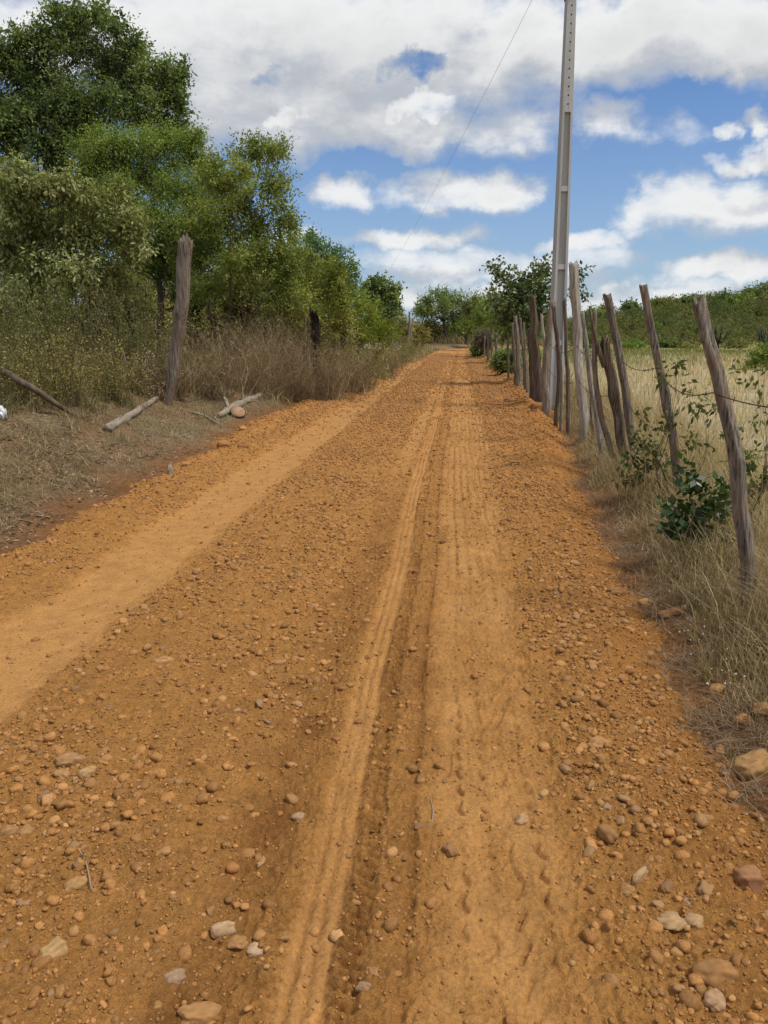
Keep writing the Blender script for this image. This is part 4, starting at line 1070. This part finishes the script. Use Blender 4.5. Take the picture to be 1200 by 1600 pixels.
# broken twigs on the left bank
x, y, d = clumped(520, 4, 22, .4, 4.2, 285, -1, 1.0, .0)
mb = MB()
for k in range(len(x)):
    a = random.uniform(0, 6.28); L = random.uniform(.08, .45); z0 = float(surf_z(x[k:k+1], y[k:k+1])[0]) + .012
    p0 = np.array([x[k], y[k], z0]); p1 = p0 + [math.cos(a) * L, math.sin(a) * L, random.uniform(0, .35) * L]
    r1 = random.uniform(.002, .006) * (1 + .03 * y[k])
    mb.tube(wig(p0, p1, 5, .06, r_), np.linspace(r1, r1 * .5, 5), 4, np.array(random.choice([(.30, .25, .19), (.20, .15, .10), (.38, .33, .26), (.15, .10, .065)])))
tag(link("broken_twigs", mb.mesh("broken_twigs"), M_straw), "broken dry twigs littering the left bank", "twigs", kind="stuff")

# white tiny flower heads in the dead grass
x, y, d = clumped(260, 3.0, 8, .1, .6, 291, 1, 2.0, .15)
z = surf_z(x, y) + r_.uniform(.02, .12, len(x))
o = inst_stones("white_flowers", np.stack([x, y, z], -1), r_.uniform(.003, .0065, len(x)), shp0, np.tile([.62, .55, .50], (len(x), 1)), M_gravel, 292)
tag(o, "tiny whitish flower heads dotted in the shoulder grass", "flowers", kind="stuff")

# ------------------------------------------------------------------ fence posts
def post(base, top, wb, wt, label, seed, bow=0.0, jag=0.04, mat=None, name="fence_post", flat=1.0, group="fence posts", ridge=0.10, knots=2, bowx=0.0, sunk=0.25, lean_y=0.0, spike=None):
    r = np.random.default_rng(seed)
    base = np.asarray(base, float); top = np.asarray(top, float)
    ax = top - base + np.array([0, lean_y, 0]); L = np.linalg.norm(ax)
    rings, sides = 56, 28
    t = np.linspace(-sunk / L, 1, rings)
    th = np.arange(sides) * 2 * math.pi / sides
    side = np.array([1.0, 0, 0])
    ctr = ax[None] * t[:, None] + side * (bow * np.sin(np.clip(t, 0, 1) * math.pi) + bowx * np.sin(np.clip(t, 0, 1) * 2 * math.pi))[:, None]
    ctr = ctr + np.stack([perlin(t * 4, seed * 1.3, seed), perlin(t * 4, seed * 2.7, seed + 1), 0 * t], -1) * 0.24 * wb
    rad = (wb + (wt - wb) * np.clip(t, 0, 1)) / 2
    kz = r.uniform(.15, .85, knots)
    TH, T = np.meshgrid(th, t)
    lobes = perlin(np.cos(TH) * 1.6 + seed, np.sin(TH) * 1.6 + T * .8, seed + 3) * 1.5 * ridge + perlin(np.cos(TH) * 4.5 + seed, np.sin(TH) * 4.5 + T * 1.4, seed + 4) * ridge \
        + perlin(np.cos(TH) * 10, np.sin(TH) * 10 + T * 2.5, seed + 5) * ridge * .45
    for z0 in kz:
        a0 = r.uniform(0, 6.28)
        lobes += .28 * np.exp(-((T - z0) * L / (.9 * wb)) ** 2) * np.clip(np.cos(TH - a0), 0, 1) ** 3
    R = rad[:, None] * (1 + lobes)
    Vx = ctr[:, None, 0] + R * np.cos(TH); Vy = ctr[:, None, 1] + R * np.sin(TH) * flat
    Vz = np.broadcast_to(ctr[:, None, 2], R.shape).copy()
    k = np.clip((T - .80) / .20, 0, 1)
    Vz += k ** 2 * jag * (perlin(np.cos(TH) * 1.2 + seed, np.sin(TH) * 1.2, seed + 6) * 1.6 + .8 * perlin(np.cos(TH) * 5, np.sin(TH) * 5 + seed, seed + 7))
    V = np.stack([Vx, Vy, Vz], -1).reshape(-1, 3)
    i, j = np.meshgrid(np.arange(rings - 1), np.arange(sides), indexing='ij'); j2 = (j + 1) % sides
    q = np.stack([i * sides + j, i * sides + j2, (i + 1) * sides + j2, (i + 1) * sides + j], -1).reshape(-1, 4)
    cz = V[-sides:].mean(axis=0) - [0, 0, jag * .25]
    inner = V[-sides:] * .5 + cz * .5 + [0, 0, -.1 * jag]
    n0 = len(V); V = np.concatenate([V, inner, cz[None]])
    jj = np.arange(sides); j2 = (jj + 1) % sides
    q2 = np.stack([n0 - sides + jj, n0 - sides + j2, n0 + j2, n0 + jj], -1)
    tr = np.stack([n0 + jj, n0 + j2, np.full(sides, n0 + sides)], -1)
    fs = [np.concatenate([q, q2]), tr]
    if spike is not None:                                          # a splinter left standing beside the broken top
        mb = MB(); s0 = ax * .80 + [-.35 * wb, 0, 0]; pth = np.stack([s0 + (spike[0] - s0) * f + np.array([-.02 * math.sin(f * 3.1), 0, 0]) for f in np.linspace(0, 1, 9)])
        mb.tube(pth, np.linspace(spike[1] * .8, spike[1] * .25, 9), 8)
        for k_, l_ in mb.f.items(): fs += [x + len(V) for x in l_]
        V = np.concatenate([V] + mb.v)
    o = link(name, fast_mesh(name, V, fs), mat or M_post, None, base)
    return tag(o, label, "fence post" if name == "fence_post" else "stump", group)

# (base u, v, distance, top u, v, base width px, top width px, label, bow, jag, flat)
POSTS = [
 (1166, 965, 4.6, 1090, 472, 33, 24, "nearest fence post, thick, splintered and leaning outward to the road", .05, .05, 1.0, 1),
 (1066, 795, 7.3, 1004, 446, 19, 15, "second nearest fence post, smooth grey and slender with rounded top", .0, .02, 1.0, 2),
 (993, 722, 10.0, 949, 460, 17, 14, "leaning grey fence post just right of the split one", .0, .02, 1.0, 3),
 (978, 732, 9.7, 944, 532, 23, 20, "dark split fence post with jagged broken top", .02, .12, 1.0, 4),
 (962, 732, 9.9, 929, 486, 14, 9, "crooked thin fence post behind the dark split one", -.10, .05, 1.0, 5),
 (942, 715, 10.6, 911, 489, 12, 8, "pale thin curved post touching the tall pale post", .0, .03, 1.0, 6),
 (911, 692, 11.4, 895, 411, 19, 17, "tall pale grey post beside the concrete pole", .0, .03, 1.0, 7),
 (888, 676, 12.2, 881, 468, 9, 7, "thin upright stick post left of the tall pale post", .02, .05, 1.0, 8),
 (868, 666, 12.9, 865, 480, 10, 7, "thin dark post in front of the concrete pole", .03, .05, 1.0, 9),
 (854, 645, 14.4, 864, 470, 17, 11, "dark post leaning against the concrete pole", -.05, .04, 1.0, 10),
 (845, 632, 15.8, 832, 462, 16, 12, "dark thick post left of the concrete pole", .0, .03, 1.0, 11),
 (848, 618, 17.2, 846, 492, 8, 5, "thin pale twisted post right of the dark thick one", .04, .03, 1.0, 12),
 (832, 618, 17.4, 828, 515, 11, 9, "short dark post tucked behind the dark thick one", .0, .03, 1.0, 13),
 (821, 606, 20.2, 812, 497, 7, 5, "thin curved post, right one of the three thin posts", .05, .02, 1.0, 14),
 (812, 602, 20.8, 805, 494, 10, 7, "middle and thickest one of the three thin posts", .0, .03, 1.0, 15),
 (806, 598, 21.6, 800, 505, 7, 5, "left one of the three thin posts", .0, .03, 1.0, 16),
]
POSTS += [
 (876, 668, 12.6, 873, 520, 6, 4, "slim grey stick between the two dark posts in front of the concrete pole", .02, .04, 1.0, 17),
 (824, 612, 19.0, 819, 505, 6, 4, "slim stick right of the three thin posts", -.03, .04, 1.0, 18),
 (838, 625, 16.6, 838, 545, 6, 5, "short thin stake at the foot of the dark thick post", .0, .04, 1.0, 19),
 (795, 590, 24.0, 793, 515, 5, 4, "slender stake just left of the three thin posts", .02, .03, 1.0, 20),
 (925, 700, 11.0, 921, 560, 7, 5, "low grey stick between the tall pale post and the dark split one", .03, .05, 1.0, 21)]
tops = []
for (u, v, Y, tu, tv, wb, wt, lab, bow, jag, fl, sd) in POSTS:
    Y = 4.02 if sd == 1 else float(gp(u, v)[1]) if sd < 8 else Y
    b = P(u, v, Y); bz = float(surf_z(np.array([b[0]]), np.array([Y]))[0]); b[2] = min(bz, b[2] + .25)
    b[2] = bz
    t_ = P(tu, tv, Y + (0.05 if sd == 1 else 0))
    post(b, t_, px(wb * .74, Y), px(wt * .76, Y), lab, 400 + sd * 7, bow + random.uniform(-.035, .035), jag, flat=fl, ridge=.19 if sd in (1, 4) else .135, knots=4, mat=M_post_pale if sd in (6, 7, 12) else M_post_dark if sd in (4, 9, 11, 13) else None, spike=(P(921, 478, Y) - b, px(6, Y)) if sd == 4 else None)
    tops.append((b, t_))
# side spike of the split post
far_posts = [(769, 560, 36, 769, 516, 4.5, 3.5), (776, 564, 33, 775, 520, 4, 3), (763, 556, 41, 762, 520, 3, 2.5), (757, 552, 46, 757, 524, 2.6, 2)]
for k, (u, v, Y, tu, tv, wb, wt) in enumerate(far_posts):
    b = P(u, v, Y); b[2] = float(surf_z(np.array([b[0]]), np.array([Y]))[0])
    post(b, P(tu, tv, Y), px(wb, Y), px(wt, Y), "grey fence post far down the fence line by the bend", 600 + k, group="far fence posts by the bend")
for k, (u, Y, tu, tv, w, lab) in enumerate([(698, 88, 698, 508, 5, "pale stake standing before the trunk of the far spreading tree"), (728, 86, 727, 508, 5, "dark stake at the far bend right of the pale one"), (712, 90, 713, 512, 3, "thin stake between the pale and the dark stakes at the bend")]):
    b = P(u, 540, Y); b[2] = float(surf_z(np.array([b[0]]), np.array([Y]))[0])
    post(b, P(tu, tv, Y), px(w, Y), px(w * .8, Y), lab, 620 + k, mat=M_burnt if k == 1 else None, group="stakes at the bend")
for k, (u, tu, tv, w, lab) in enumerate([(638, 640, 487, 4, "upright grey stake at the far left bend"), (636, 646, 497, 3, "leaning grey stake crossing the upright one at the far left bend")]):
    b = P(u, 540, 52); b[2] = float(surf_z(np.array([b[0]]), np.array([52.0]))[0])
    post(b, P(tu, tv, 52 + k * .4), px(w, 52), px(w * .7, 52), lab, 640 + k, group="stakes at the bend")

# lone post on the left bank
b = gp(262, 632); Yl = float(b[1])
post(b, P(290, 376, Yl), px(14.5, Yl), px(22, Yl), "lone leaning post with split top on the left bank", 777, bow=.05, jag=.10, flat=.8, group="posts on the left bank", ridge=.10)
# charred stumps
for (u, v, Y, tu, tv, wb, wt, lab, sd) in [(500, 585, 20, 490, 486, 10, 11, "charred black stump standing in the dry brush", 801), (537, 500, 24, 533, 452, 9, 9, "charred dead stem among the yellow green bushes", 802)]:
    b = P(u, v, Y); b[2] = float(surf_z(np.array([b[0]]), np.array([Y * 1.0]))[0])
    post(b, P(tu, tv, Y - .8), px(wb, Y), px(wt, Y), lab, sd, mat=M_burnt, name="charred_stump", group="charred stumps", jag=.15, ridge=.2)

# ------------------------------------------------------------------ barbed wire
def wire(pts, label, seed):
    mb = MB(); r = np.random.default_rng(seed)
    path = []
    for a, b in zip(pts[:-1], pts[1:]):
        a, b = np.asarray(a), np.asarray(b); n = 14; t = np.linspace(0, 1, n)[:-1, None]
        L = np.linalg.norm(b - a); p = a * (1 - t) + b * t; p[:, 2] -= (.035 * L * 4 * t * (1 - t))[:, 0]; path.append(p)
    path = np.concatenate(path + [np.asarray(pts[-1])[None]])
    mb.tube(path, .0032, 5)
    acc = 0
    for k in range(1, len(path)):
        acc += np.linalg.norm(path[k] - path[k - 1])
        if acc > .11:
            acc = 0; a = r.uniform(0, 6.28); dv = np.array([math.cos(a) * .3, math.cos(a + 1) * .7, math.sin(a)]) * .016
            mb.tube(np.array([path[k] - dv, path[k] + dv]), .0022, 4)
            dv = np.cross(dv, [.5, .8, .1]); mb.tube(np.array([path[k] - dv, path[k] + dv]), .0022, 4)
    return tag(link("barbed_wire", mb.mesh("barbed_wire"), M_wire), label, "barbed wire", "barbed wire strands")

def on_post(k, z):
    b, t_ = tops[k]; f = (z - b[2]) / (t_[2] - b[2]); p = b + (t_ - b) * f
    return p + np.array([-.02, -.055, 0])
order = [0, 1, 2, 4, 6, 9, 10, 14]
ext = P(1290, 640, 3.2)
w1 = [ext] + [on_post(k, z) for k, z in zip(order, [1.30, 1.32, 1.36, 1.4, 1.42, 1.4, 1.4, 1.4])]
wire(w1, "upper barbed wire strand crossing the nearest fence post", 1)
w2 = [on_post(k, z) for k, z in zip(order[1:], [.78, .86, .92, .95, .95, .95, .95])]
wire(w2, "lower barbed wire strand starting at the second nearest post", 2)

# ------------------------------------------------------------------ concrete pole
def concrete_mat():
    m, nt, out = new_mat("pole_concrete")
    tc = nt.nodes.new('ShaderNodeTexCoord').outputs['Object']
    mp = N(nt, 'ShaderNodeMapping', Scale=(6, 6, .5)); nt.links.new(tc, mp.inputs[0])
    c = ramp(nt, noise(nt, mp.outputs[0], 1.5, 6, .6), [(.3, (.36, .355, .335)), (.7, (.50, .495, .47))])
    c = mix_col(nt, 1.0, c, ramp(nt, noise(nt, tc, 40, 4, .6), [(.3, (.88,) * 3), (.7, (1.08,) * 3)]), 'MULTIPLY')
    c = mix_col(nt, ramp(nt, noise(nt, mp.outputs[0], 3.0, 5, .7), [(.64, (0, 0, 0)), (.74, (.55,) * 3)]), c, (.30, .22, .09))   # lichen
    b = N(nt, 'ShaderNodeBsdfPrincipled', Roughness=.85); nt.links.new(c, b.inputs['Base Color'])
    bn = N(nt, 'ShaderNodeBump', Strength=.3, Distance=.004); nt.links.new(noise(nt, tc, 60, 4, .6), bn.inputs['Height']); nt.links.new(bn.outputs[0], b.inputs['Normal'])
    nt.links.new(b.outputs[0], out.inputs[0]); return m
M_conc = concrete_mat()
PY = 16.4
pb = P(870, 640, PY); pz = float(surf_z(np.array([pb[0]]), np.array([PY]))[0]); PB = np.array([pb[0] - .06, PY, pz])
H = 9.1
def hw(z): return .148 - .0085 * z, .205 - .0105 * z          # half width across the face and half depth
def cell(mb, x0, x1, y0, y1, z0, z1):
    V = []
    for z in (z0, z1):
        a, b = hw(z)
        for (fx, fy) in ((x0, y0), (x1, y0), (x1, y1), (x0, y1)): V.append((fx * a, fy * b, z))
    mb.add(V, [np.array([[0, 3, 2, 1], [4, 5, 6, 7], [0, 1, 5, 4], [1, 2, 6, 5], [2, 3, 7, 6], [3, 0, 4, 7]])])
pole = tag(empty("utility_pole", PB), "tall tapering grey concrete utility pole standing behind the fence", "utility pole")
mb = MB(); zs = 5.72
cell(mb, -1, -.60, -1, 1, -.6, zs); cell(mb, .60, 1, -1, 1, -.6, zs); cell(mb, -.60, .60, -.55, .55, -.6, zs)
for z in (-.2, 1.3, 2.8, 4.28):
    cell(mb, -.60, .60, -.93, -.55, z, z + .10); cell(mb, -.60, .60, .55, .93, z, z + .10)
cell(mb, -1, -.16, -1, 1, zs, H); cell(mb, .16, 1, -1, 1, zs, H)
z = zs
while z < H - .2:
    cell(mb, -.16, .16, -.985, .985, z, z + .125); z += .155
cell(mb, -.16, .16, -.985, .985, z, H)
link("shaft", mb.mesh("shaft", False), M_conc, pole)
mb = MB(); a, b = hw(7.75)
for z in (7.72, 8.5):
    a, b = hw(z); e = .012
    for (x0, x1, y0, y1) in ((-a - e, a + e, -b - e, -b - .002), (-a - e, a + e, b + .002, b + e), (-a - e, -a - .002, -b, b), (a + .002, a + e, -b, b)):
        V = [(x, y, zz) for zz in (z, z + .05) for (x, y) in ((x0, y0), (x1, y0), (x1, y1), (x0, y1))]
        mb.add(V, [np.array([[0, 3, 2, 1], [4, 5, 6, 7], [0, 1, 5, 4], [1, 2, 6, 5], [2, 3, 7, 6], [3, 0, 4, 7]])])
    mb.tube(np.array([[0, -b - .012, z + .025], [0, -b - .07, z + .025]]), .014, 8)
link("steel_band", mb.mesh("steel_band", False), M_steel, pole)
mb = MB(); zz = 8.62; a, b = hw(zz)
mb.tube(np.array([[-a - .02, 0, zz - .07], [-a - .02, 0, zz - .03], [-a - .02, 0, zz], [-a - .02, 0, zz + .03], [-a - .02, 0, zz + .07]]) + [-.06, 0, 0], [.03, .045, .03, .045, .03], 12)
mb.tube(np.array([[-a + .01, 0, zz], [-a - .07, 0, zz]]), .01, 6)
link("insulator", mb.mesh("insulator"), plain_mat("brown_glaze", (.12, .05, .03), .3), pole)

pole.rotation_euler = (0, math.radians(-.55), 0)

# overhead wire running off to the far left
A = PB + [-.325, 0, 8.62]; Bf = P(592, 448, 62)
t = np.linspace(0, 1, 60)[:, None]
cab = A * (1 - t) + Bf * t; cab[:, 2] -= (.35 * 4 * t * (1 - t))[:, 0]
mb = MB(); mb.tube(cab, .0036, 5)
tag(link("overhead_wire", mb.mesh("overhead_wire"), M_cable), "single thin overhead wire running from the concrete pole to the distant trees", "wire")

# ------------------------------------------------------------------ fallen wood on the left bank
def fallen(name, pts_uv, w, label, mat=M_log, seed=1, branches=(), lift=.04, cat="log", tops_=None):
    r = np.random.default_rng(seed); pts = []
    for q_ in pts_uv:
        p = gp(*q_) if len(q_) == 2 else np.asarray(q_); pts.append(p + [0, 0, lift])
    pts = np.array(pts); B = pts[0].copy()
    tt = np.linspace(0, 1, 14); src = np.linspace(0, 1, len(pts))
    path = np.stack([np.interp(tt, src, pts[:, k]) for k in range(3)], -1)
    wr = np.interp(tt, np.linspace(0, 1, len(w)), w) / 2
    path += np.stack([perlin(tt * 5, seed, seed), perlin(tt * 5, seed + 3, seed), .5 * perlin(tt * 5, seed + 9, seed)], -1) * wr[:, None] * .7
    mb = MB(); mb.tube(path, wr * (1 + .15 * perlin(tt * 7, 2, seed)), 12)
    for (f, du, dv, dz, r1) in branches:
        s0 = path[int(f * 13)]; mb.tube(wig(s0, s0 + np.array([du, dv, dz]), 6, .08, r), np.linspace(r1, r1 * .5, 6), 6)
    return tag(link(name, mb.mesh(name, offset=B), mat, None, B), label, cat)
fallen("fallen_log", [(170, 676), (205, 655), (245, 628)], [.13, .11, .08], "pale weathered log lying at the foot of the lone leaning post", seed=5, lift=.06)
fallen("dead_branch", [P(-70, 548, 9.3), P(20, 588, 9.6), gp(118, 656) + [0, 0, .05]], [.12, .10, .055], "dead branch slanting down through the weeds at the picture edge", mat=M_bark, seed=6, lift=.0, cat="branch")
fallen("forked_branch", [(343, 655), (368, 640), (408, 622)], [.09, .17, .11], "grey forked branch lying at the edge of the dry brush", seed=7, lift=.07, branches=((.62, .12, .1, .75, .024), (.7, .55, -.5, -.02, .018), (.12, -.04, -.4, -.03, .035), (.35, -.15, .12, .2, .05)), cat="branch")
fallen("thin_stick", [(418, 560), (440, 580), (478, 615)], [.04, .04, .03], "thin grey stick leaning in the dry brush", seed=8, lift=.12, cat="stick")
fallen("dead_twig", [(282, 622), (300, 600), (330, 590)], [.03, .025, .015], "bare dead twig right of the lone leaning post", seed=9, lift=.14, branches=((.5, .1, .1, .3, .008), (.8, .2, .1, .2, .007)), cat="twig")
fallen("dry_stalk", [(112, 1310), (135, 1352), (144, 1396)], [.004, .005, .004], "thin dry stalk lying on the gravel among the cobbles", mat=M_log, seed=10, lift=.012, cat="stalk")
fallen("straw_piece", [(673, 1250), (677, 1272), (673, 1295)], [.003, .004, .003], "short pale straw lying beside the long groove", mat=M_log, seed=11, lift=.006, cat="straw")
fallen("root_piece", [(745, 735), (800, 728), (868, 712)], [.010, .014, .008], "dark root half buried in the orange bank near the fence", mat=M_post_dark, seed=12, lift=.004, branches=((.4, .2, .1, .03, .01),), cat="root")

fallen("broken_branch", [(300, 648), (318, 652), (345, 668)], [.05, .04, .025], "small broken branch with side twigs below the lone leaning post", seed=21, lift=.04, branches=((.3, .12, .1, .18, .010), (.6, -.05, -.15, .16, .008), (.8, .2, .05, .10, .006)), cat="branch")
fallen("bare_branch", [P(190, 566, 13.6), P(232, 578, 13.4), gp(268, 622) + [0, 0, .1]], [.025, .035, .03], "bare pale branch leaning against the foot of the lone post", seed=22, lift=.0, branches=((.3, -.2, .1, .25, .010), (.5, .05, -.2, .35, .009)), cat="branch")
# sawn disc
p = gp(372, 652); R = px(11.5, float(p[1])); mb = MB()
mb.tube(np.array([[0, 0, -.04], [0, 0, .035]]), [R, R * .97], 24)
dsc = tag(link("log_disc", mb.mesh("log_disc"), M_cut, None, p + [0, 0, .09]), "round sawn slice of wood leaning beside the forked branch", "log slice")
dsc.rotation_euler = (math.radians(36), math.radians(14), math.radians(10))
mb = MB(); mb.tube(np.array([[0, 0, -.038], [0, 0, .03]]), [R * 1.05, R * 1.05], 24, cap=False)
link("bark_ring", mb.mesh("bark_ring"), M_bark, dsc)
# upright wood chip on the edge
p = gp(266, 742); mb = MB(); mb.tube(np.array([[0, 0, -.03], [.005, 0, .05], [-.01, .01, .13]]), [.032, .035, .018], 7)
tag(link("wood_chip", mb.mesh("wood_chip", False), M_log, None, p), "pale wood chip standing upright on the edge of the road", "wood chip")
# plastic bag
p = gp(-2, 655); vv, ff = ico(4); 
vv = vv * (1 + .35 * perlin(vv[:, 0] * 2.2 + 3, vv[:, 1] * 2.2 + vv[:, 2] * 1.7, 5) + .15 * perlin(vv[:, 0] * 6, vv[:, 1] * 6 + vv[:, 2] * 5, 6))[:, None] * [.09, .07, .10]
tag(link("plastic_bag", fast_mesh("plastic_bag", vv, [ff]), M_plastic, None, p + [0, 0, .07]), "crumpled white plastic bag in the straw at the picture edge", "plastic bag")

# ------------------------------------------------------------------ sky and sun
SUN_EL, SUN_AZ = math.radians(60), math.radians(112)            # azimuth from +Y, negative towards the left
w = bpy.data.worlds.new("World"); scene.world = w; w.use_nodes = True
nt = w.node_tree; nt.nodes.clear()
out = nt.nodes.new('ShaderNodeOutputWorld'); bg = nt.nodes.new('ShaderNodeBackground'); bg.inputs[1].default_value = 0.1
nt.links.new(bg.outputs[0], out.inputs[0])
sky = nt.nodes.new('ShaderNodeTexSky'); sky.sky_type = 'NISHITA'; sky.sun_disc = False
sky.sun_elevation = SUN_EL; sky.sun_rotation = SUN_AZ; sky.air_density = 1.0; sky.dust_density = 0.4; sky.ozone_density = 2.0

def azel(u, v):
    d = ray(u, v); return math.atan2(d[0], d[1]), math.atan2(d[2], math.hypot(d[0], d[1]))
CLOUDS = [  # where the cumulus heaps stand: photo pixel centre and half sizes, strength
 (985, 195, 110, 52, 1.0), (735, 297, 140, 40, 1.0), (535, 303, 66, 30, .9), (1090, 322, 185, 56, .95), (655, 378, 125, 24, .9), (1130, 425, 110, 28, 1.0),
 (470, 80, 480, 150, 1.3), (900, 60, 420, 85, 1.3), (560, 190, 330, 62, 1.1), (1180, 70, 140, 90, 1.2), (760, 420, 240, 34, .75), (640, 468, 60, 30, 1.0), (960, 462, 230, 24, .8),
 (1120, 188, 34, 14, .7), (1180, 182, 36, 26, .8), (900, 385, 90, 16, .6), (1180, 235, 90, 24, .8), (60, 60, 240, 90, 1.0), (450, 380, 100, 18, .5), (780, 470, 200, 24, .7)]
gt = bpy.data.node_groups.new("cloud_density", 'ShaderNodeTree')
gt.interface.new_socket("Vector", in_out='INPUT', socket_type='NodeSocketVector')
gt.interface.new_socket("Density", in_out='OUTPUT', socket_type='NodeSocketFloat')
gi, go = gt.nodes.new('NodeGroupInput'), gt.nodes.new('NodeGroupOutput')
vec = gi.outputs[0]
def vm(nt_, op, a, b):
    n = nt_.nodes.new('ShaderNodeVectorMath'); n.operation = op
    for k, x in enumerate((a, b)):
        if isinstance(x, tuple): n.inputs[k].default_value = x
        else: nt_.links.new(x, n.inputs[k])
    return n
wn = N(gt, 'ShaderNodeTexNoise', Scale=11.0, Detail=6, Roughness=.6); gt.links.new(vec, wn.inputs['Vector'])
warp = vm(gt, 'MULTIPLY', vm(gt, 'SUBTRACT', wn.outputs[1], (.5, .5, .5)).outputs[0], (.16, .085, 0))
wv = vm(gt, 'ADD', vec, warp.outputs[0]).outputs[0]
acc = None
for (u, v, ru, rv, st) in CLOUDS:
    a0, e0 = azel(u, v); a1, e1 = azel(u + ru, v)[0] - a0, azel(u, v - rv)[1] - e0
    dlt = vm(gt, 'MULTIPLY', vm(gt, 'SUBTRACT', wv, (a0, e0, 0)).outputs[0], (1 / a1, 1 / e1, 0)).outputs[0]
    qn = vm(gt, 'DOT_PRODUCT', dlt, dlt).outputs['Value']
    val = math_(gt, 'MULTIPLY_ADD', qn, -.8 * st, st)
    acc = val if acc is None else math_(gt, 'MAXIMUM', acc, val)
sx = gt.nodes.new('ShaderNodeSeparateXYZ'); gt.links.new(vec, sx.inputs[0])
hi = N(gt, 'ShaderNodeMapRange'); hi.interpolation_type = 'SMOOTHSTEP'
for k, x in enumerate((.36, .62, -.9, .75)): hi.inputs[k + 1].default_value = x
gt.links.new(sx.outputs[1], hi.inputs[0])
sd = N(gt, 'ShaderNodeMapRange'); sd.interpolation_type = 'SMOOTHSTEP'
for k, x in enumerate((.6, 1.0, -.9, .55)): sd.inputs[k + 1].default_value = x
gt.links.new(math_(gt, 'ABSOLUTE', sx.outputs[0]), sd.inputs[0])
acc = math_(gt, 'MAXIMUM', math_(gt, 'MAXIMUM', acc, hi.outputs[0]), sd.outputs[0])
for (u, v, ru, rv, st) in [(642, 103, 50, 14, .95), (1120, 145, 95, 30, .9), (1040, 178, 50, 40, .5), (930, 300, 60, 50, .6), (560, 262, 70, 14, .7), (430, 110, 26, 10, .6)]:
    a0, e0 = azel(u, v); a1, e1 = azel(u + ru, v)[0] - a0, azel(u, v - rv)[1] - e0      # blue openings
    dlt = vm(gt, 'MULTIPLY', vm(gt, 'SUBTRACT', wv, (a0, e0, 0)).outputs[0], (1 / a1, 1 / e1, 0)).outputs[0]
    qn = vm(gt, 'DOT_PRODUCT', dlt, dlt).outputs['Value']
    acc = math_(gt, 'SUBTRACT', acc, math_(gt, 'MAXIMUM', math_(gt, 'MULTIPLY_ADD', qn, -.6 * st, st), 0.0))
acc = math_(gt, 'MAXIMUM', acc, -.7)
mpn = N(gt, 'ShaderNodeMapping', Scale=(1, 1.9, 1)); gt.links.new(vec, mpn.inputs[0])
nz = noise(gt, mpn.outputs[0], 8.0, 10, .6)
dens = math_(gt, 'MULTIPLY_ADD', math_(gt, 'SUBTRACT', nz, .5), 2.3, acc)
gt.links.new(dens, go.inputs[0])

gen = nt.nodes.new('ShaderNodeTexCoord').outputs['Generated']
sp_ = nt.nodes.new('ShaderNodeSeparateXYZ'); nt.links.new(gen, sp_.inputs[0])
az = math_(nt, 'ARCTAN2', sp_.outputs[0], sp_.outputs[1])
el = math_(nt, 'ARCSINE', sp_.outputs[2])
cv = nt.nodes.new('ShaderNodeCombineXYZ'); nt.links.new(az, cv.inputs[0]); nt.links.new(el, cv.inputs[1])
def dn(off):
    g_ = nt.nodes.new('ShaderNodeGroup'); g_.node_tree = gt
    nt.links.new(vm(nt, 'ADD', cv.outputs[0], off).outputs[0], g_.inputs[0]); return g_.outputs[0]
d0, d1 = dn((0, 0, 0)), dn((-.012, .042, 0))
def mr(x, a, b, c, d_):
    n = N(nt, 'ShaderNodeMapRange'); n.interpolation_type = 'SMOOTHSTEP'
    for k, q_ in enumerate((a, b, c, d_)): n.inputs[k + 1].default_value = q_
    nt.links.new(x, n.inputs[0]); return n.outputs[0]
mask = mr(d0, -.12, .95, 0, 1)
lit = mr(math_(nt, 'SUBTRACT', d0, d1), -.50, .62, 0, 1)
thick = mr(d0, .6, 1.7, 1.0, .82)
ccol = mix_col(nt, lit, (5.3, 5.65, 6.2), (9.5, 9.5, 9.45))
ccol = mix_col(nt, 1.0, ccol, mix_col(nt, thick, (0, 0, 0), (1, 1, 1)), 'MULTIPLY')
hz = mr(el, -.02, .32, .5, .05)
skc = mix_col(nt, 1.0, sky.outputs[0], (0.66, 0.90, 1.22), 'MULTIPLY')
base = mix_col(nt, hz, skc, (4.6, 5.6, 6.8))
fin = mix_col(nt, math_(nt, 'MULTIPLY', mask, .97), base, ccol)
nt.links.new(fin, bg.inputs[0])

sun_d = bpy.data.lights.new("sun", 'SUN'); sun_d.energy = 3.3; sun_d.angle = math.radians(14); sun_d.color = (1.0, .95, .87)
sun = bpy.data.objects.new("sun", sun_d); COL.objects.link(sun)
to_sun = Vector((math.sin(SUN_AZ) * math.cos(SUN_EL), math.cos(SUN_AZ) * math.cos(SUN_EL), math.sin(SUN_EL)))
sun.rotation_euler = to_sun.to_track_quat('Z', 'Y').to_euler(); sun.location = (0, 0, 30)

# ------------------------------------------------------------------ render settings
scene.view_settings.view_transform = 'Standard'; scene.view_settings.look = 'None'
scene.view_settings.exposure = -0.06; scene.view_settings.gamma = 1.0
cy = scene.cycles
cy.max_bounces = 6; cy.diffuse_bounces = 3; cy.glossy_bounces = 2; cy.transmission_bounces = 4; cy.transparent_max_bounces = 4
cy.use_denoising = True
cy.use_fast_gi = False
